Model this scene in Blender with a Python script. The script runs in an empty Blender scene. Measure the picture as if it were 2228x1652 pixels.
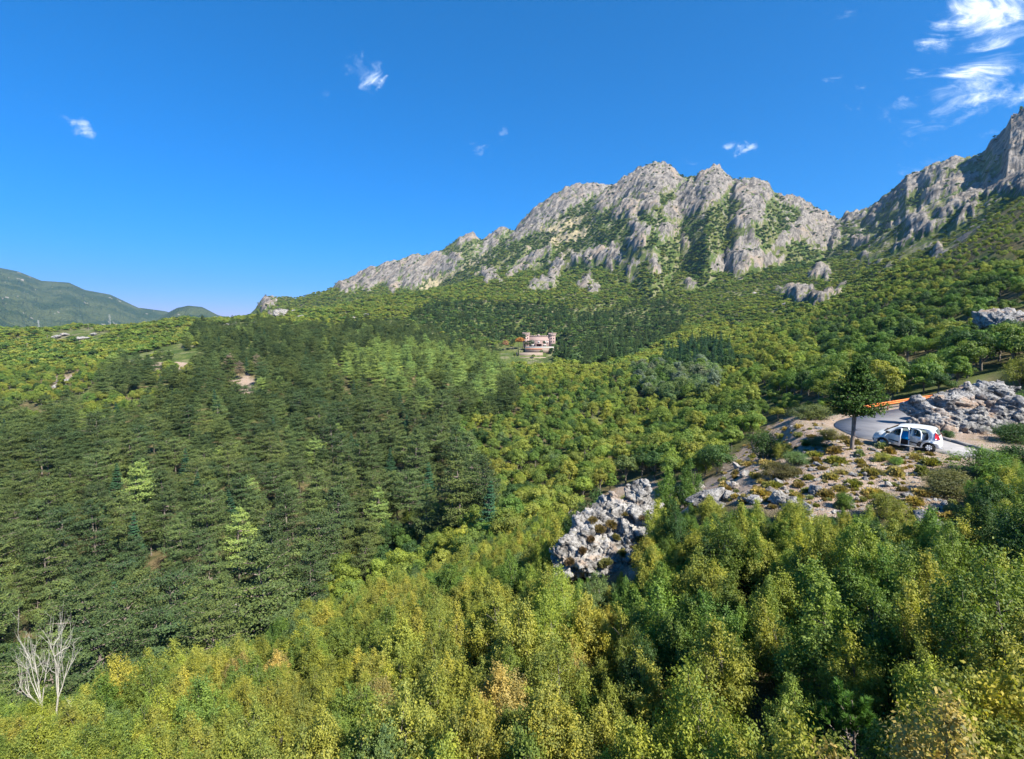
import bpy, bmesh, math, random
import numpy as np
from mathutils import Vector, Matrix

# ------------------------------------------------------------------ camera
SC = bpy.context.scene
COL = SC.collection
PITCH = math.radians(5.28)
cam_data = bpy.data.cameras.new("camera")
cam_data.sensor_width = 36.0
cam_data.lens = 18.0
cam_data.clip_start = 0.1
cam_data.clip_end = 20000
cam = bpy.data.objects.new("camera", cam_data)
COL.objects.link(cam)
cam.location = (0, 0, 0)
cam.rotation_euler = (math.radians(90) - PITCH, 0, 0)
SC.camera = cam

# ------------------------------------------------------------------ light
SUN_AZ = math.radians(134)      # measured from straight ahead (+Y) towards the right (+X)
SUN_EL = math.radians(47)
sd = bpy.data.lights.new("sun", 'SUN')
sd.energy = 4.6
sd.angle = math.radians(0.53)
sd.color = (1.0, 0.93, 0.82)
sun = bpy.data.objects.new("sun", sd)
COL.objects.link(sun)
sdir = Vector((math.sin(SUN_AZ) * math.cos(SUN_EL), math.cos(SUN_AZ) * math.cos(SUN_EL), math.sin(SUN_EL)))
sun.rotation_euler = sdir.to_track_quat('Z', 'Y').to_euler()

SC.view_settings.view_transform = 'Standard'
SC.view_settings.look = 'None'
SC.view_settings.gamma = 1.0
SC.view_settings.use_curve_mapping = False
SC.view_settings.exposure = 1.32
SC.render.engine = 'CYCLES'
SC.cycles.max_bounces = 6
SC.cycles.diffuse_bounces = 4
SC.cycles.glossy_bounces = 2
SC.cycles.transmission_bounces = 4
SC.cycles.volume_bounces = 0
SC.cycles.transparent_max_bounces = 8
SC.cycles.sample_clamp_indirect = 6.0
SC.cycles.volume_step_rate = 1.0

F = 1114.0
cP, sP = math.cos(PITCH), math.sin(PITCH)


def ray(x, y):
    """photo point (2228 px wide) -> tangent to the right (X/Y) and up (Z/Y)"""
    u = (np.asarray(x, float) - 1114.0) / F
    s = (826.0 - np.asarray(y, float)) / F
    q = cP + s * sP
    return u / q, (s * cP - sP) / q


def proj(a, w):
    d = cP - w * sP
    return 1114.0 + F * a / d, 826.0 - F * (sP + w * cP) / d


class NT:
    def __init__(self, tree):
        self.t = tree
        self.N = tree.nodes
        self.L = tree.links

    def n(self, typ, **kw):
        nd = self.N.new(typ)
        ins = kw.pop('ins', None)
        for k, v in kw.items():
            setattr(nd, k, v)
        if ins:
            for k, v in ins.items():
                if isinstance(v, bpy.types.NodeSocket):
                    self.L.new(v, nd.inputs[k])
                else:
                    nd.inputs[k].default_value = v
        return nd

    def math(self, op, a, b=0.0, c=0.0, clamp=False):
        nd = self.N.new('ShaderNodeMath')
        nd.operation = op
        nd.use_clamp = clamp
        for i, v in enumerate((a, b, c)):
            if isinstance(v, bpy.types.NodeSocket):
                self.L.new(v, nd.inputs[i])
            else:
                nd.inputs[i].default_value = v
        return nd.outputs[0]

    def mix(self, fac, a, b, blend='MIX'):
        nd = self.N.new('ShaderNodeMix')
        nd.data_type = 'RGBA'
        nd.blend_type = blend
        for k, v in ((0, fac), (6, a), (7, b)):
            if isinstance(v, bpy.types.NodeSocket):
                self.L.new(v, nd.inputs[k])
            elif k == 0:
                nd.inputs[k].default_value = v
            else:
                nd.inputs[k].default_value = (*v, 1.0) if len(v) == 3 else v
        return nd.outputs[2]

    def noise(self, vec, scale, detail=4.0, rough=0.55, dist=0.0, typ='FBM'):
        nd = self.N.new('ShaderNodeTexNoise')
        nd.noise_type = typ
        nd.inputs['Scale'].default_value = scale
        nd.inputs['Detail'].default_value = detail
        nd.inputs['Roughness'].default_value = rough
        nd.inputs['Distortion'].default_value = dist
        if vec is not None:
            self.L.new(vec, nd.inputs['Vector'])
        return nd.outputs['Fac']

    def ramp(self, fac, lo, hi, a=0.0, b=1.0, smooth=True):
        nd = self.N.new('ShaderNodeMapRange')
        nd.interpolation_type = 'SMOOTHSTEP' if smooth else 'LINEAR'
        self.L.new(fac, nd.inputs[0])
        nd.inputs[1].default_value = lo
        nd.inputs[2].default_value = hi
        nd.inputs[3].default_value = a
        nd.inputs[4].default_value = b
        return nd.outputs[0]


# ------------------------------------------------------------------ sky with thin fair-weather clouds
world = bpy.data.worlds.new("World")
SC.world = world
world.use_nodes = True
wt = NT(world.node_tree)
wt.N.clear()
sky = wt.n('ShaderNodeTexSky', sky_type='NISHITA', sun_disc=False)
sky.sun_elevation = SUN_EL
sky.sun_rotation = SUN_AZ
sky.altitude = 300
sky.air_density = 1.0
sky.dust_density = 0.25
sky.ozone_density = 2.2
hsv = wt.n('ShaderNodeHueSaturation', ins={'Saturation': 1.22, 'Value': 1.0, 'Color': sky.outputs[0]})
tc = wt.n('ShaderNodeTexCoord')
sep = wt.n('ShaderNodeSeparateXYZ', ins={0: tc.outputs['Generated']})
dx, dy, dz = sep.outputs[0], sep.outputs[1], sep.outputs[2]
dyc = wt.math('MAXIMUM', dy, 0.02)
gu, gw = wt.math('DIVIDE', dx, dyc), wt.math('DIVIDE', dz, dyc)
gv = wt.n('ShaderNodeCombineXYZ', ins={0: gu, 1: gw, 2: 0.0}).outputs[0]
# streaky coordinates: clouds are drawn out along the lower-left to upper-right diagonal
rot = wt.n('ShaderNodeMapping', vector_type='POINT', ins={0: gv, 'Rotation': (0, 0, math.radians(-38)), 'Scale': (0.55, 1.5, 1)})
warp = wt.n('ShaderNodeTexNoise', ins={'Scale': 5.0, 'Detail': 3.0, 'Vector': rot.outputs[0]})
wv = wt.n('ShaderNodeVectorMath', operation='MULTIPLY_ADD', ins={0: warp.outputs['Color'], 1: (0.30, 0.30, 0), 2: rot.outputs[0]})
cn = wt.noise(wv.outputs[0], 7.0, 8.0, 0.62)
cn2 = wt.noise(wv.outputs[0], 34.0, 8.0, 0.68)
cloud_n = wt.math('ADD', wt.math('MULTIPLY', wt.math('SUBTRACT', cn, 0.5), 1.7), wt.math('MULTIPLY', cn2, 0.8))
cloud_n = wt.math('ADD', cloud_n, -0.08)
CLOUDS = [  # x, y, half width, half height, tilt (deg), strength   (photo px)
    (2185, 15, 100, 66, 25, 1.4), (2150, 125, 140, 56, 35, 1.08), (2120, 195, 125, 34, 38, 0.95), (2030, 100, 38, 26, 10, 1.0),
    (2200, 215, 60, 22, 20, 0.78), (2000, 160, 45, 18, 30, 0.62), (1965, 228, 58, 20, 12, 0.72), (2100, 262, 60, 17, 22, 0.70),
    (2060, 215, 55, 14, 45, 0.66), (1853, 240, 20, 20, 0, 0.86), (1868, 198, 12, 10, 0, 0.6), (1822, 168, 22, 12, 30, 0.55), (1820, 38, 40, 14, 25, 0.52),
    (2150, 300, 80, 14, 28, 0.62), (2000, 362, 60, 12, 25, 0.48), (1622, 326, 18, 7, 15, 0.62), (1577, 322, 16, 8, 0, 0.45), (1520, 352, 22, 9, 10, 0.48),
    (1090, 282, 16, 9, 30, 0.3), (1047, 327, 15, 7, 30, 0.36), (2040, 60, 60, 20, 30, 0.6), (2205, 90, 60, 45, 20, 0.9),
    (183, 278, 20, 26, 10, 1.12), (155, 255, 30, 16, -35, 0.72), (108, 228, 48, 20, -40, 0.8), (820, 178, 15, 14, 20, 1.0),
    (798, 120, 9, 15, 0, 0.74), (790, 160, 34, 46, 0, 0.78), (705, 210, 22, 28, -35, 0.68), (690, 240, 14, 14, -40, 0.5), (650, 196, 16, 10, 0, 0.42),
]
bw = wt.n('ShaderNodeTexNoise', ins={'Scale': 16.0, 'Detail': 5.0, 'Roughness': 0.65, 'Vector': gv})
bv = wt.n('ShaderNodeVectorMath', operation='SUBTRACT', ins={0: bw.outputs['Color'], 1: (0.5, 0.5, 0.5)})
gvw = wt.n('ShaderNodeVectorMath', operation='MULTIPLY_ADD', ins={0: bv.outputs[0], 1: (0.085, 0.085, 0), 2: gv}).outputs[0]
tot = None
for (x, y, hw, hh, tilt, st) in CLOUDS:
    a0, w0 = ray(x, y)
    mp = wt.n('ShaderNodeMapping', vector_type='TEXTURE', ins={0: gvw, 'Location': (float(a0), float(w0), 0), 'Rotation': (0, 0, math.radians(tilt)),
              'Scale': (hw * 1.5 / F, hh * 1.5 / F, 1)})
    ln = wt.n('ShaderNodeVectorMath', operation='LENGTH', ins={0: mp.outputs[0]}).outputs['Value']
    fo = wt.math('MULTIPLY', wt.ramp(ln, 0.0, 1.25, 1.0, 0.0), st)
    tot = fo if tot is None else wt.math('MAXIMUM', tot, fo)
# density: noise must beat a threshold that drops inside the marked banks
thr = wt.math('SUBTRACT', wt.math('ADD', cloud_n, wt.math('MULTIPLY', tot, 0.46)), 0.53)
mask = wt.ramp(thr, -0.03, 0.55, 0.0, 1.0)
mask = wt.math('MULTIPLY', mask, wt.ramp(tot, 0.02, 0.25))
mask = wt.math('MULTIPLY', mask, wt.math('GREATER_THAN', dy, 0.02))
ccol = wt.mix(wt.ramp(thr, 0.15, 0.5), (3.4, 4.5, 6.3), (6.6, 6.9, 7.3))
sk = wt.n('ShaderNodeSeparateColor', ins={0: hsv.outputs[0]})
rr0 = wt.math('MULTIPLY', wt.math('POWER', wt.math('MAXIMUM', sk.outputs[0], 0.0), 2.6), 0.0150)
tint = wt.n('ShaderNodeCombineColor', ins={0: rr0, 1: wt.math('MULTIPLY', wt.math('POWER', sk.outputs[1], 0.80), 0.66), 2: wt.math('MULTIPLY', sk.outputs[2], 0.93)}).outputs[0]
skycol = wt.mix(wt.math('MULTIPLY', mask, 0.95), tint, ccol)
bg = wt.n('ShaderNodeBackground', ins={'Color': skycol, 'Strength': 0.084})
wo = wt.n('ShaderNodeOutputWorld', ins={'Surface': bg.outputs[0]})

# ------------------------------------------------------------------ helpers
rng = np.random.default_rng(7)
R = random.Random(11)
_perm = np.random.default_rng(3).permutation(256)
_perm = np.concatenate([_perm, _perm, _perm])
_g2 = np.stack([np.cos(np.arange(256) * 2.399), np.sin(np.arange(256) * 2.399)], 1)
_r3 = np.random.default_rng(5).normal(size=(256, 3))
_g3 = _r3 / np.linalg.norm(_r3, axis=1)[:, None]


def pn2(x, y):
    x = np.asarray(x, float); y = np.asarray(y, float)
    xi = np.floor(x).astype(np.int64); yi = np.floor(y).astype(np.int64)
    xf = x - xi; yf = y - yi
    u = xf * xf * xf * (xf * (xf * 6 - 15) + 10); v = yf * yf * yf * (yf * (yf * 6 - 15) + 10)

    def g(i, j):
        h = _perm[_perm[(xi + i) & 255] + ((yi + j) & 255)]
        return _g2[h, 0] * (xf - i) + _g2[h, 1] * (yf - j)
    n0 = g(0, 0) * (1 - u) + g(1, 0) * u
    n1 = g(0, 1) * (1 - u) + g(1, 1) * u
    return (n0 * (1 - v) + n1 * v) * 1.5


def pn3(p):
    pi = np.floor(p).astype(np.int64); pf = p - pi
    f = pf * pf * pf * (pf * (pf * 6 - 15) + 10)
    out = 0
    for i in (0, 1):
        for j in (0, 1):
            for k in (0, 1):
                h = _perm[_perm[_perm[(pi[:, 0] + i) & 255] + ((pi[:, 1] + j) & 255)] + ((pi[:, 2] + k) & 255)]
                d = _g3[h, 0] * (pf[:, 0] - i) + _g3[h, 1] * (pf[:, 1] - j) + _g3[h, 2] * (pf[:, 2] - k)
                wgt = (f[:, 0] if i else 1 - f[:, 0]) * (f[:, 1] if j else 1 - f[:, 1]) * (f[:, 2] if k else 1 - f[:, 2])
                out = out + d * wgt
    return out * 1.5


def fbm2(x, y, octv=4, gain=0.5):
    s, a, f = 0, 1.0, 1.0
    for o in range(octv):
        s = s + a * pn2(x * f + 17.3 * o, y * f + 9.1 * o)
        a *= gain; f *= 2.03
    return s


def ridge2(x, y, octv=4, gain=0.55):
    s, a, f = 0, 1.0, 1.0
    for o in range(octv):
        s = s + a * (1 - np.abs(pn2(x * f + 31.7 * o, y * f + 5.9 * o)) * 2)
        a *= gain; f *= 2.07
    return s


def fbm3(p, octv=4, gain=0.5):
    s, a, f = 0, 1.0, 1.0
    for o in range(octv):
        s = s + a * pn3(p * f + 13.7 * o)
        a *= gain; f *= 2.03
    return s


def worley3(p, ids=False):
    """F1, F2 and the id of the nearest cell"""
    pi = np.floor(p).astype(np.int64)
    f1 = np.full(len(p), 9.0); f2 = np.full(len(p), 9.0); cid = np.zeros(len(p))
    for i in (-1, 0, 1):
        for j in (-1, 0, 1):
            for k in (-1, 0, 1):
                c = pi + np.array((i, j, k))
                h = _perm[_perm[_perm[c[:, 0] & 255] + (c[:, 1] & 255)] + (c[:, 2] & 255)]
                q = c + np.stack([_perm[h], _perm[h + 77], _perm[h + 155]], 1) / 255.0
                d = np.linalg.norm(q - p, axis=1)
                cid = np.where(d < f1, _perm[h + 33] / 255.0, cid)
                f2 = np.where(d < f1, f1, np.minimum(f2, d)); f1 = np.minimum(f1, d)
    return (f1, f2, cid) if ids else (f1, f2)


def smooth(x, lo, hi):
    t = np.clip((x - lo) / (hi - lo), 0, 1)
    return t * t * (3 - 2 * t)


def in_poly(x, y, poly):
    x = np.asarray(x, float); y = np.asarray(y, float)
    P = np.asarray(poly, float)
    res = np.zeros(x.shape, bool)
    bb = (x >= P[:, 0].min()) & (x <= P[:, 0].max()) & (y >= P[:, 1].min()) & (y <= P[:, 1].max())
    if not bb.any():
        return res
    xs, ys = x[bb], y[bb]
    r = np.zeros(xs.shape, bool)
    n = len(P)
    for i in range(n):
        x1, y1 = P[i]; x2, y2 = P[(i + 1) % n]
        if y1 == y2:
            continue
        c = ((y1 > ys) != (y2 > ys)) & (xs < (x2 - x1) * (ys - y1) / (y2 - y1) + x1)
        r ^= c
    res[bb] = r
    return res


def poly_dist(x, y, poly):
    """distance outside the polygon (0 inside)"""
    P = np.asarray(poly, float)
    d = np.full(np.shape(x), 1e9)
    for i in range(len(P)):
        a = P[i]; b = P[(i + 1) % len(P)]
        ab = b - a
        t = np.clip(((x - a[0]) * ab[0] + (y - a[1]) * ab[1]) / (ab @ ab), 0, 1)
        d = np.minimum(d, np.hypot(x - a[0] - t * ab[0], y - a[1] - t * ab[1]))
    return np.where(in_poly(x, y, poly), 0.0, d)


def mesh_np(name, verts, faces=None, quads=None, mats=(), smooth_sh=False, face_attr=None, vert_attr=None, mat_idx=None):
    """fast mesh; quads: (n,4) or (n,3) int array; or list of such arrays"""
    me = bpy.data.meshes.new(name)
    verts = np.asarray(verts, np.float32)
    arrs = quads if isinstance(quads, list) else [quads]
    arrs = [np.asarray(q, np.int32) for q in arrs if q is not None and len(q)]
    me.vertices.add(len(verts))
    me.vertices.foreach_set('co', verts.ravel())
    nl = sum(q.size for q in arrs); nf = sum(len(q) for q in arrs)
    me.loops.add(nl)
    me.loops.foreach_set('vertex_index', np.concatenate([q.ravel() for q in arrs]))
    me.polygons.add(nf)
    tot = np.concatenate([np.full(len(q), q.shape[1], np.int32) for q in arrs])
    st = np.concatenate([[0], np.cumsum(tot)[:-1]]).astype(np.int32)
    me.polygons.foreach_set('loop_start', st)
    if mat_idx is not None:
        me.polygons.foreach_set('material_index', np.asarray(mat_idx, np.int32))
    if smooth_sh:
        me.polygons.foreach_set('use_smooth', np.ones(nf, bool))
    for m in mats:
        me.materials.append(m)
    for dom, dct in (('FACE', face_attr), ('POINT', vert_attr)):
        if dct:
            for k, v in dct.items():
                v = np.asarray(v, np.float32)
                if v.ndim == 2:
                    at = me.attributes.new(k, 'FLOAT_VECTOR', dom); at.data.foreach_set('vector', v.ravel())
                else:
                    at = me.attributes.new(k, 'FLOAT', dom); at.data.foreach_set('value', v)
    me.update(calc_edges=True)
    return me


def link(name, data, parent=None, loc=None, rot=None, scale=None):
    o = bpy.data.objects.new(name, data)
    COL.objects.link(o)
    if parent is not None:
        o.parent = parent
    if loc is not None:
        o.location = loc
    if rot is not None:
        o.rotation_euler = rot
    if scale is not None:
        o.scale = scale if hasattr(scale, '__len__') else (scale,) * 3
    return o


def tag(o, label=None, cat=None, group=None, kind=None):
    if label: o['label'] = label
    if cat: o['category'] = cat
    if group: o['group'] = group
    if kind: o['kind'] = kind
    return o


def bsdf_out(t, col, rough=0.9, spec=0.2, bump=None, metallic=0.0, **kw):
    p = t.n('ShaderNodeBsdfPrincipled')
    if isinstance(col, bpy.types.NodeSocket):
        t.L.new(col, p.inputs['Base Color'])
    else:
        p.inputs['Base Color'].default_value = (*col, 1)
    if isinstance(rough, bpy.types.NodeSocket):
        t.L.new(rough, p.inputs['Roughness'])
    else:
        p.inputs['Roughness'].default_value = rough
    p.inputs['Specular IOR Level'].default_value = spec
    p.inputs['Metallic'].default_value = metallic
    for k, v in kw.items():
        p.inputs[k].default_value = v
    if bump is not None:
        t.L.new(bump, p.inputs['Normal'])
    o = t.n('ShaderNodeOutputMaterial', ins={0: p.outputs[0]})
    return p


def new_mat(name):
    m = bpy.data.materials.new(name)
    m.use_nodes = True
    t = NT(m.node_tree)
    t.N.clear()
    return m, t


def plain(name, col, rough=0.6, spec=0.4, var=0.12, scale=3.0, metallic=0.0, bump=0.0, **kw):
    m, t = new_mat(name)
    tcd = t.n('ShaderNodeTexCoord').outputs['Object']
    nz = t.noise(tcd, scale, 5.0, 0.6)
    c = t.mix(nz, tuple(v * (1 - var) for v in col), tuple(min(1, v * (1 + var)) for v in col))
    b = None
    if bump:
        b = t.n('ShaderNodeBump', ins={'Strength': 0.6, 'Distance': bump, 'Height': nz}).outputs[0]
    bsdf_out(t, c, rough, spec, b, metallic, **kw)
    return m

# ------------------------------------------------------------------ terrain heights (unit = 1.3 m)
S = 1.3
COLS = {
 -600: [(3,-8),(8,-11),(14,-14),(22,-20),(40,-33),(80,-36),(130,-32),(200,-25),(300,-16),(400,-6),(500,3),(560,2),(700,-15),(900,-50),(1200,-60)],
 0: [(3,-8),(8,-10.8),(14,-13.8),(18,-16.5),(22,-20),(30,-26),(40,-32),(55,-36),(80,-36),(130,-32),(200,-25),(300,-17),(400,-8),(500,1),(560,1),(700,-15),(900,-50),(1200,-60)],
 300: [(3,-8),(8,-10.4),(14,-13.2),(18,-15),(22,-18),(30,-25),(40,-31),(55,-35),(80,-35),(130,-30),(200,-22),(260,-14),(330,-7),(430,1),(520,7),(600,4),(700,-12),(900,-50),(1200,-60)],
 600: [(3,-7.5),(8,-10.2),(14,-12.8),(22,-15.8),(26,-17.5),(30,-20.5),(40,-28),(55,-34),(80,-35),(130,-31),(200,-22),(260,-12),(330,-3),(430,8),(550,18),(600,19),(750,12),(1000,0)],
 850: [(3,-7.5),(8,-9.8),(14,-12),(22,-14.8),(30,-18),(38,-22),(48,-28),(60,-31.5),(80,-33),(130,-30),(180,-24),(230,-14),(270,-12),(320,-10),(430,5),(550,27),(640,42),(800,50),(1100,60)],
 1114: [(3,-7),(8,-9.2),(14,-11),(22,-13.2),(30,-15.8),(40,-19),(55,-23),(80,-27),(130,-26),(200,-24),(300,-22),(370,-19),(415,-14.5),(450,-13.4),(480,-6),(550,18),(650,43),(800,80),(1000,120)],
 1400: [(3,-6.8),(8,-8.7),(14,-9.2),(18,-9),(22,-8.8),(25,-10.3),(30,-13.5),(40,-16.5),(55,-19.5),(80,-21.5),(130,-22.5),(200,-21),(300,-16),(430,-6),(550,17),(650,45),(800,100)],
 1650: [(3,-6.3),(8,-7.9),(14,-7.7),(20,-6.9),(26,-6.5),(29,-7.2),(34,-9.5),(42,-12),(60,-13.5),(80,-13.5),(130,-12),(200,-8),(300,2),(430,20),(550,44),(700,85)],
 1850: [(3,-5.7),(8,-7.3),(14,-6.9),(19,-6.3),(23,-5.75),(25,-5.58),(36,-5.6),(39,-7),(50,-8.5),(80,-7),(130,-3.5),(200,3.5),(300,20),(430,46),(600,90)],
 2050: [(3,-5.2),(8,-6.6),(14,-6.3),(20,-5.8),(23,-5.6),(40,-5.5),(44,-6.4),(52,-5.5),(80,-2.5),(150,10),(300,51),(450,102),(600,165)],
 2228: [(3,-4.7),(8,-5.8),(14,-5.8),(20,-5.65),(24,-5.56),(27,-5.2),(34,-4.8),(45,-3.8),(60,-2),(80,2.5),(150,23),(300,84),(430,137)],
 2750: [(3,-4),(8,-4.8),(20,-5),(30,-3),(60,4),(150,35),(300,100),(430,160)],
 3400: [(3,-4),(8,-4.5),(20,-4),(30,-1),(60,8),(150,40),(300,105),(430,165)],
}
ca = np.array([(x - 1114) / F for x in sorted(COLS)])
lyc = np.linspace(math.log(1.2), math.log(9000), 260)
cz = np.array([np.interp(lyc, [math.log(p[0]) for p in COLS[x]], [p[1] for p in COLS[x]]) for x in sorted(COLS)])
ac = np.linspace(-3.2, 3.2, 401)
coarse = np.array([np.interp(ac, ca, cz[:, j]) for j in range(len(lyc))]).T    # (a, logY)


def _sm(arr, ax, n):
    for _ in range(n):
        p = np.concatenate([np.take(arr, [0], ax), arr, np.take(arr, [-1], ax)], ax)
        L = arr.shape[ax]
        arr = 0.25 * np.take(p, range(0, L), ax) + 0.5 * np.take(p, range(1, L + 1), ax) + 0.25 * np.take(p, range(2, L + 2), ax)
    return arr


coarse = _sm(_sm(coarse, 0, 5), 1, 3)


def bilin(grid, ga, gy, a, y):
    ia = np.clip((a - ga[0]) / (ga[1] - ga[0]), 0, len(ga) - 1.001)
    iy = np.clip((y - gy[0]) / (gy[1] - gy[0]), 0, len(gy) - 1.001)
    i0 = ia.astype(int); j0 = iy.astype(int); fa = ia - i0; fy = iy - j0
    return (grid[i0, j0] * (1 - fa) * (1 - fy) + grid[i0 + 1, j0] * fa * (1 - fy) + grid[i0, j0 + 1] * (1 - fa) * fy + grid[i0 + 1, j0 + 1] * fa * fy)


LAYERS = [  # skyline in photo px, crest depth (units; number or [(x, depth)...]), front slope, roughness
 ([(850,700),(905,655),(930,642),(1010,577),(1100,524),(1200,477),(1290,434),(1340,406),(1365,388),(1385,376),(1405,364),(1425,359),(1450,363),(1470,376),(1488,386),(1500,405),(1530,450),(1600,540)], 1250, 0.56, 1.0),
 ([(1230,620),(1330,530),(1400,468),(1450,430),(1480,412),(1500,399),(1525,380),(1540,370),(1552,367),(1568,373),(1580,383),(1592,394),(1610,430),(1680,520)], 1120, 0.60, 1.0),
 ([(1380,640),(1450,560),(1520,480),(1560,441),(1588,414),(1602,402),(1620,396),(1640,395),(1658,399),(1672,406),(1684,420),(1696,432),(1722,434),(1745,442),(1770,455),(1792,463),(1799,468),(1815,474),(1840,500),(1900,600)], 1060, 0.56, 1.0),
 ([(1430,410),(1480,387),(1520,384),(1570,385),(1600,391),(1620,402),(1660,430)], 1400, 0.6, 0.3),
 ([(1660,640),(1720,570),(1780,505),(1815,484),(1845,470),(1870,462),(1895,451),(1920,434),(1945,411),(1960,402),(1975,388),(2000,386),(2030,364),(2060,353),(2100,346),(2140,333),(2158,312),(2172,300),(2188,284),(2200,258),(2228,242),(2300,205),(2500,130),(2900,60)], [(1700,1080),(1815,1040),(2000,900),(2228,760),(2900,640)], 0.47, 1.0),
 ([(560,705),(720,634),(745,615),(770,605),(800,590),(830,581),(870,568),(905,556),(925,560),(960,546),(1000,518),(1030,513),(1045,522),(1060,521),(1092,498),(1105,500),(1120,503),(1140,478),(1165,455),(1200,430),(1230,413),(1270,404),(1300,405),(1330,408),(1400,440),(1500,520)], 1600, 0.85, 0.8),
 ([(480,712),(540,687),(560,668),(575,654),(600,649),(625,646),(640,651),(700,636),(740,622),(820,625),(950,640)], 1150, 0.25, 0.5),
 ([(-900,430),(-300,500),(-100,545),(0,582),(40,590),(90,610),(150,614),(185,630),(240,640),(300,668),(360,676),(400,690),(520,720)], 3800, 0.27, 0.8),
 ([(300,725),(360,682),(385,669),(410,664),(440,667),(475,685),(520,694),(580,712)], 3000, 0.2, 0.5),
]

aN = np.arange(-1.36, 1.3601, 1 / 512.0)
ext = 1.36 + np.cumsum(0.01 * 1.13 ** np.arange(26))
A = np.concatenate([-ext[::-1], aN, ext])
Yr = np.concatenate([np.exp(np.arange(math.log(1.5), math.log(60), 0.02)), np.exp(np.arange(math.log(60), math.log(850), 0.011)),
                     np.arange(850, 1700, 2.5), np.arange(1700, 4400, 40.0), [4500, 5000, 6000, 9000]])
AA, YY = np.meshgrid(A, Yr, indexing='ij')

ROAD_PX = [(1816,919),(1834,912.4),(1865,906),(1900,899),(1960,889),(2033.6,877.4),(2090,867),(2140,862),(2170,872),(2120,905),(2060,935),(2044.5,956),(2075,963),(2112,973.7),(2169,989),(2235,1003),
           (2330,1022),(2330,1060),(2228,1022),(2121,995),(2057,987),(2046,984),(1970,972),(1898,957),(1865,951),(1848,944),(1830,935),(1816,928)]
ZROAD = -5.54
ra, rw = ray([p[0] for p in ROAD_PX], [p[1] for p in ROAD_PX])
ROAD = np.stack([ra * (ZROAD / rw), ZROAD / rw], 1)         # outline in units on the flat terrace
PAD_PX = [(1735,912),(1790,908),(1816,905),(1900,890),(2033,868),(2150,850),(2230,870),(2230,960),(2400,1000),(2400,1085),(2228,1040),(2121,1008),(2057,1003),(1970,990),(1890,975),(1830,962),(1775,940)]
pa, pw = ray([p[0] for p in PAD_PX], [p[1] for p in PAD_PX])
PAD = np.stack([pa * (ZROAD / pw), ZROAD / pw], 1)


def heights(a, Y):
    base = bilin(coarse, ac, lyc, a, np.log(Y))
    X = a * Y
    n1 = fbm2(X / 22, Y / 22, 4) * smooth(Y, 35, 150) * 1.4
    n2 = fbm2(X / 75, Y / 75, 3) * smooth(Y, 150, 420) * 5.0
    base = base + n1 + n2 + fbm2(X / 1.7, Y / 1.7, 3) * 0.11 * (1 - smooth(Y, 30, 60))
    rdg = np.interp(a, [-1.8, -1, -.73, -.46, -.24, 0, .3], [15, 16.5, 20.5, 27.5, 38, 48, 50])
    base = base + 0.5 * smooth(a, 0.1, 0.3) * smooth(Y, 3, 7) * (1 - smooth(Y, 9, 15)) * (1 - smooth(a, .85, 1.1))
    base = base + 1.2 * (1 - smooth(a, 0.02, 0.26)) * smooth(Y, 4, 9) * (1 - smooth(Y / rdg, 0.85, 1.35))
    far = Y > 430
    Z = base.copy()
    lay = np.zeros(a.shape, np.int8)
    if far.any():
        af, Yf = a[far], Y[far]
        Xf = af * Yf
        zf = base[far]
        lf = np.zeros(zf.shape, np.int8)
        pf_, qf_ = (Xf - Yf) * .707, (Xf + Yf) * .707
        gul = 0.6 * ridge2(Xf / 95 + fbm2(Xf / 60, Yf / 90, 2) * 0.5, Yf / 190, 4) + 0.5 * ridge2(pf_ / 60, qf_ / 200, 4) - 1.1
        rag = fbm2(Xf / 9, Yf / 14, 4, 0.6)
        for k, (sk, Yc, slope, rough) in enumerate(LAYERS):
            xs = np.array([p[0] for p in sk], float); ys = np.array([p[1] for p in sk], float)
            sa, sw = ray(xs, ys)
            w = np.interp(af, sa, sw)
            w = np.where(af < sa[0], sw[0] - (sa[0] - af) * 0.5, w)
            w = np.where(af > sa[-1], sw[-1] - (af - sa[-1]) * (0.5 if k != 4 else -0.05), w)
            yc = np.interp(af, ray([q[0] for q in Yc], [500] * len(Yc))[0], [q[1] for q in Yc]) if isinstance(Yc, list) else Yc
            Hc = w * yc
            d = yc - Yf
            sc = yc / 1200.0
            if k == 4:
                slope = np.interp(af, [0.62, 0.9, 1.0, 1.6], [0.47, 0.68, 0.92, 1.1])
            front = Hc - slope * d + rough * gul * 10 * sc * smooth(d, 5, 150) + rag * rough * 1.7 * sc * smooth(d, -2, 12)
            back = Hc + 0.9 * d
            h = np.where(d >= 0, front, back)
            if k >= 7:
                h = np.where(d >= 0, Hc - slope * d + gul * 16 * smooth(d, 20, 400), back)
            lf = np.where(h > zf, k + 1, lf)
            zf = np.maximum(zf, h)
        Z[far] = zf
        lay[far] = lf
    return Z, lay


ZZ, LAY = heights(AA, YY)
near = (YY < 75)
Xn, Yn = AA[near] * YY[near], YY[near]
dr = poly_dist(Xn, Yn, PAD)
wgt = 1 - smooth(dr, 0.0, 2.2)
inr = 1 - smooth(poly_dist(Xn, Yn, ROAD), 0.0, 0.5)
flatZ = ZROAD + (1 - inr) * fbm2(Xn / 0.8, Yn / 0.8, 3) * 0.03 - inr * 0.05
ZZ[near] = ZZ[near] * (1 - wgt) + flatZ * wgt


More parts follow.
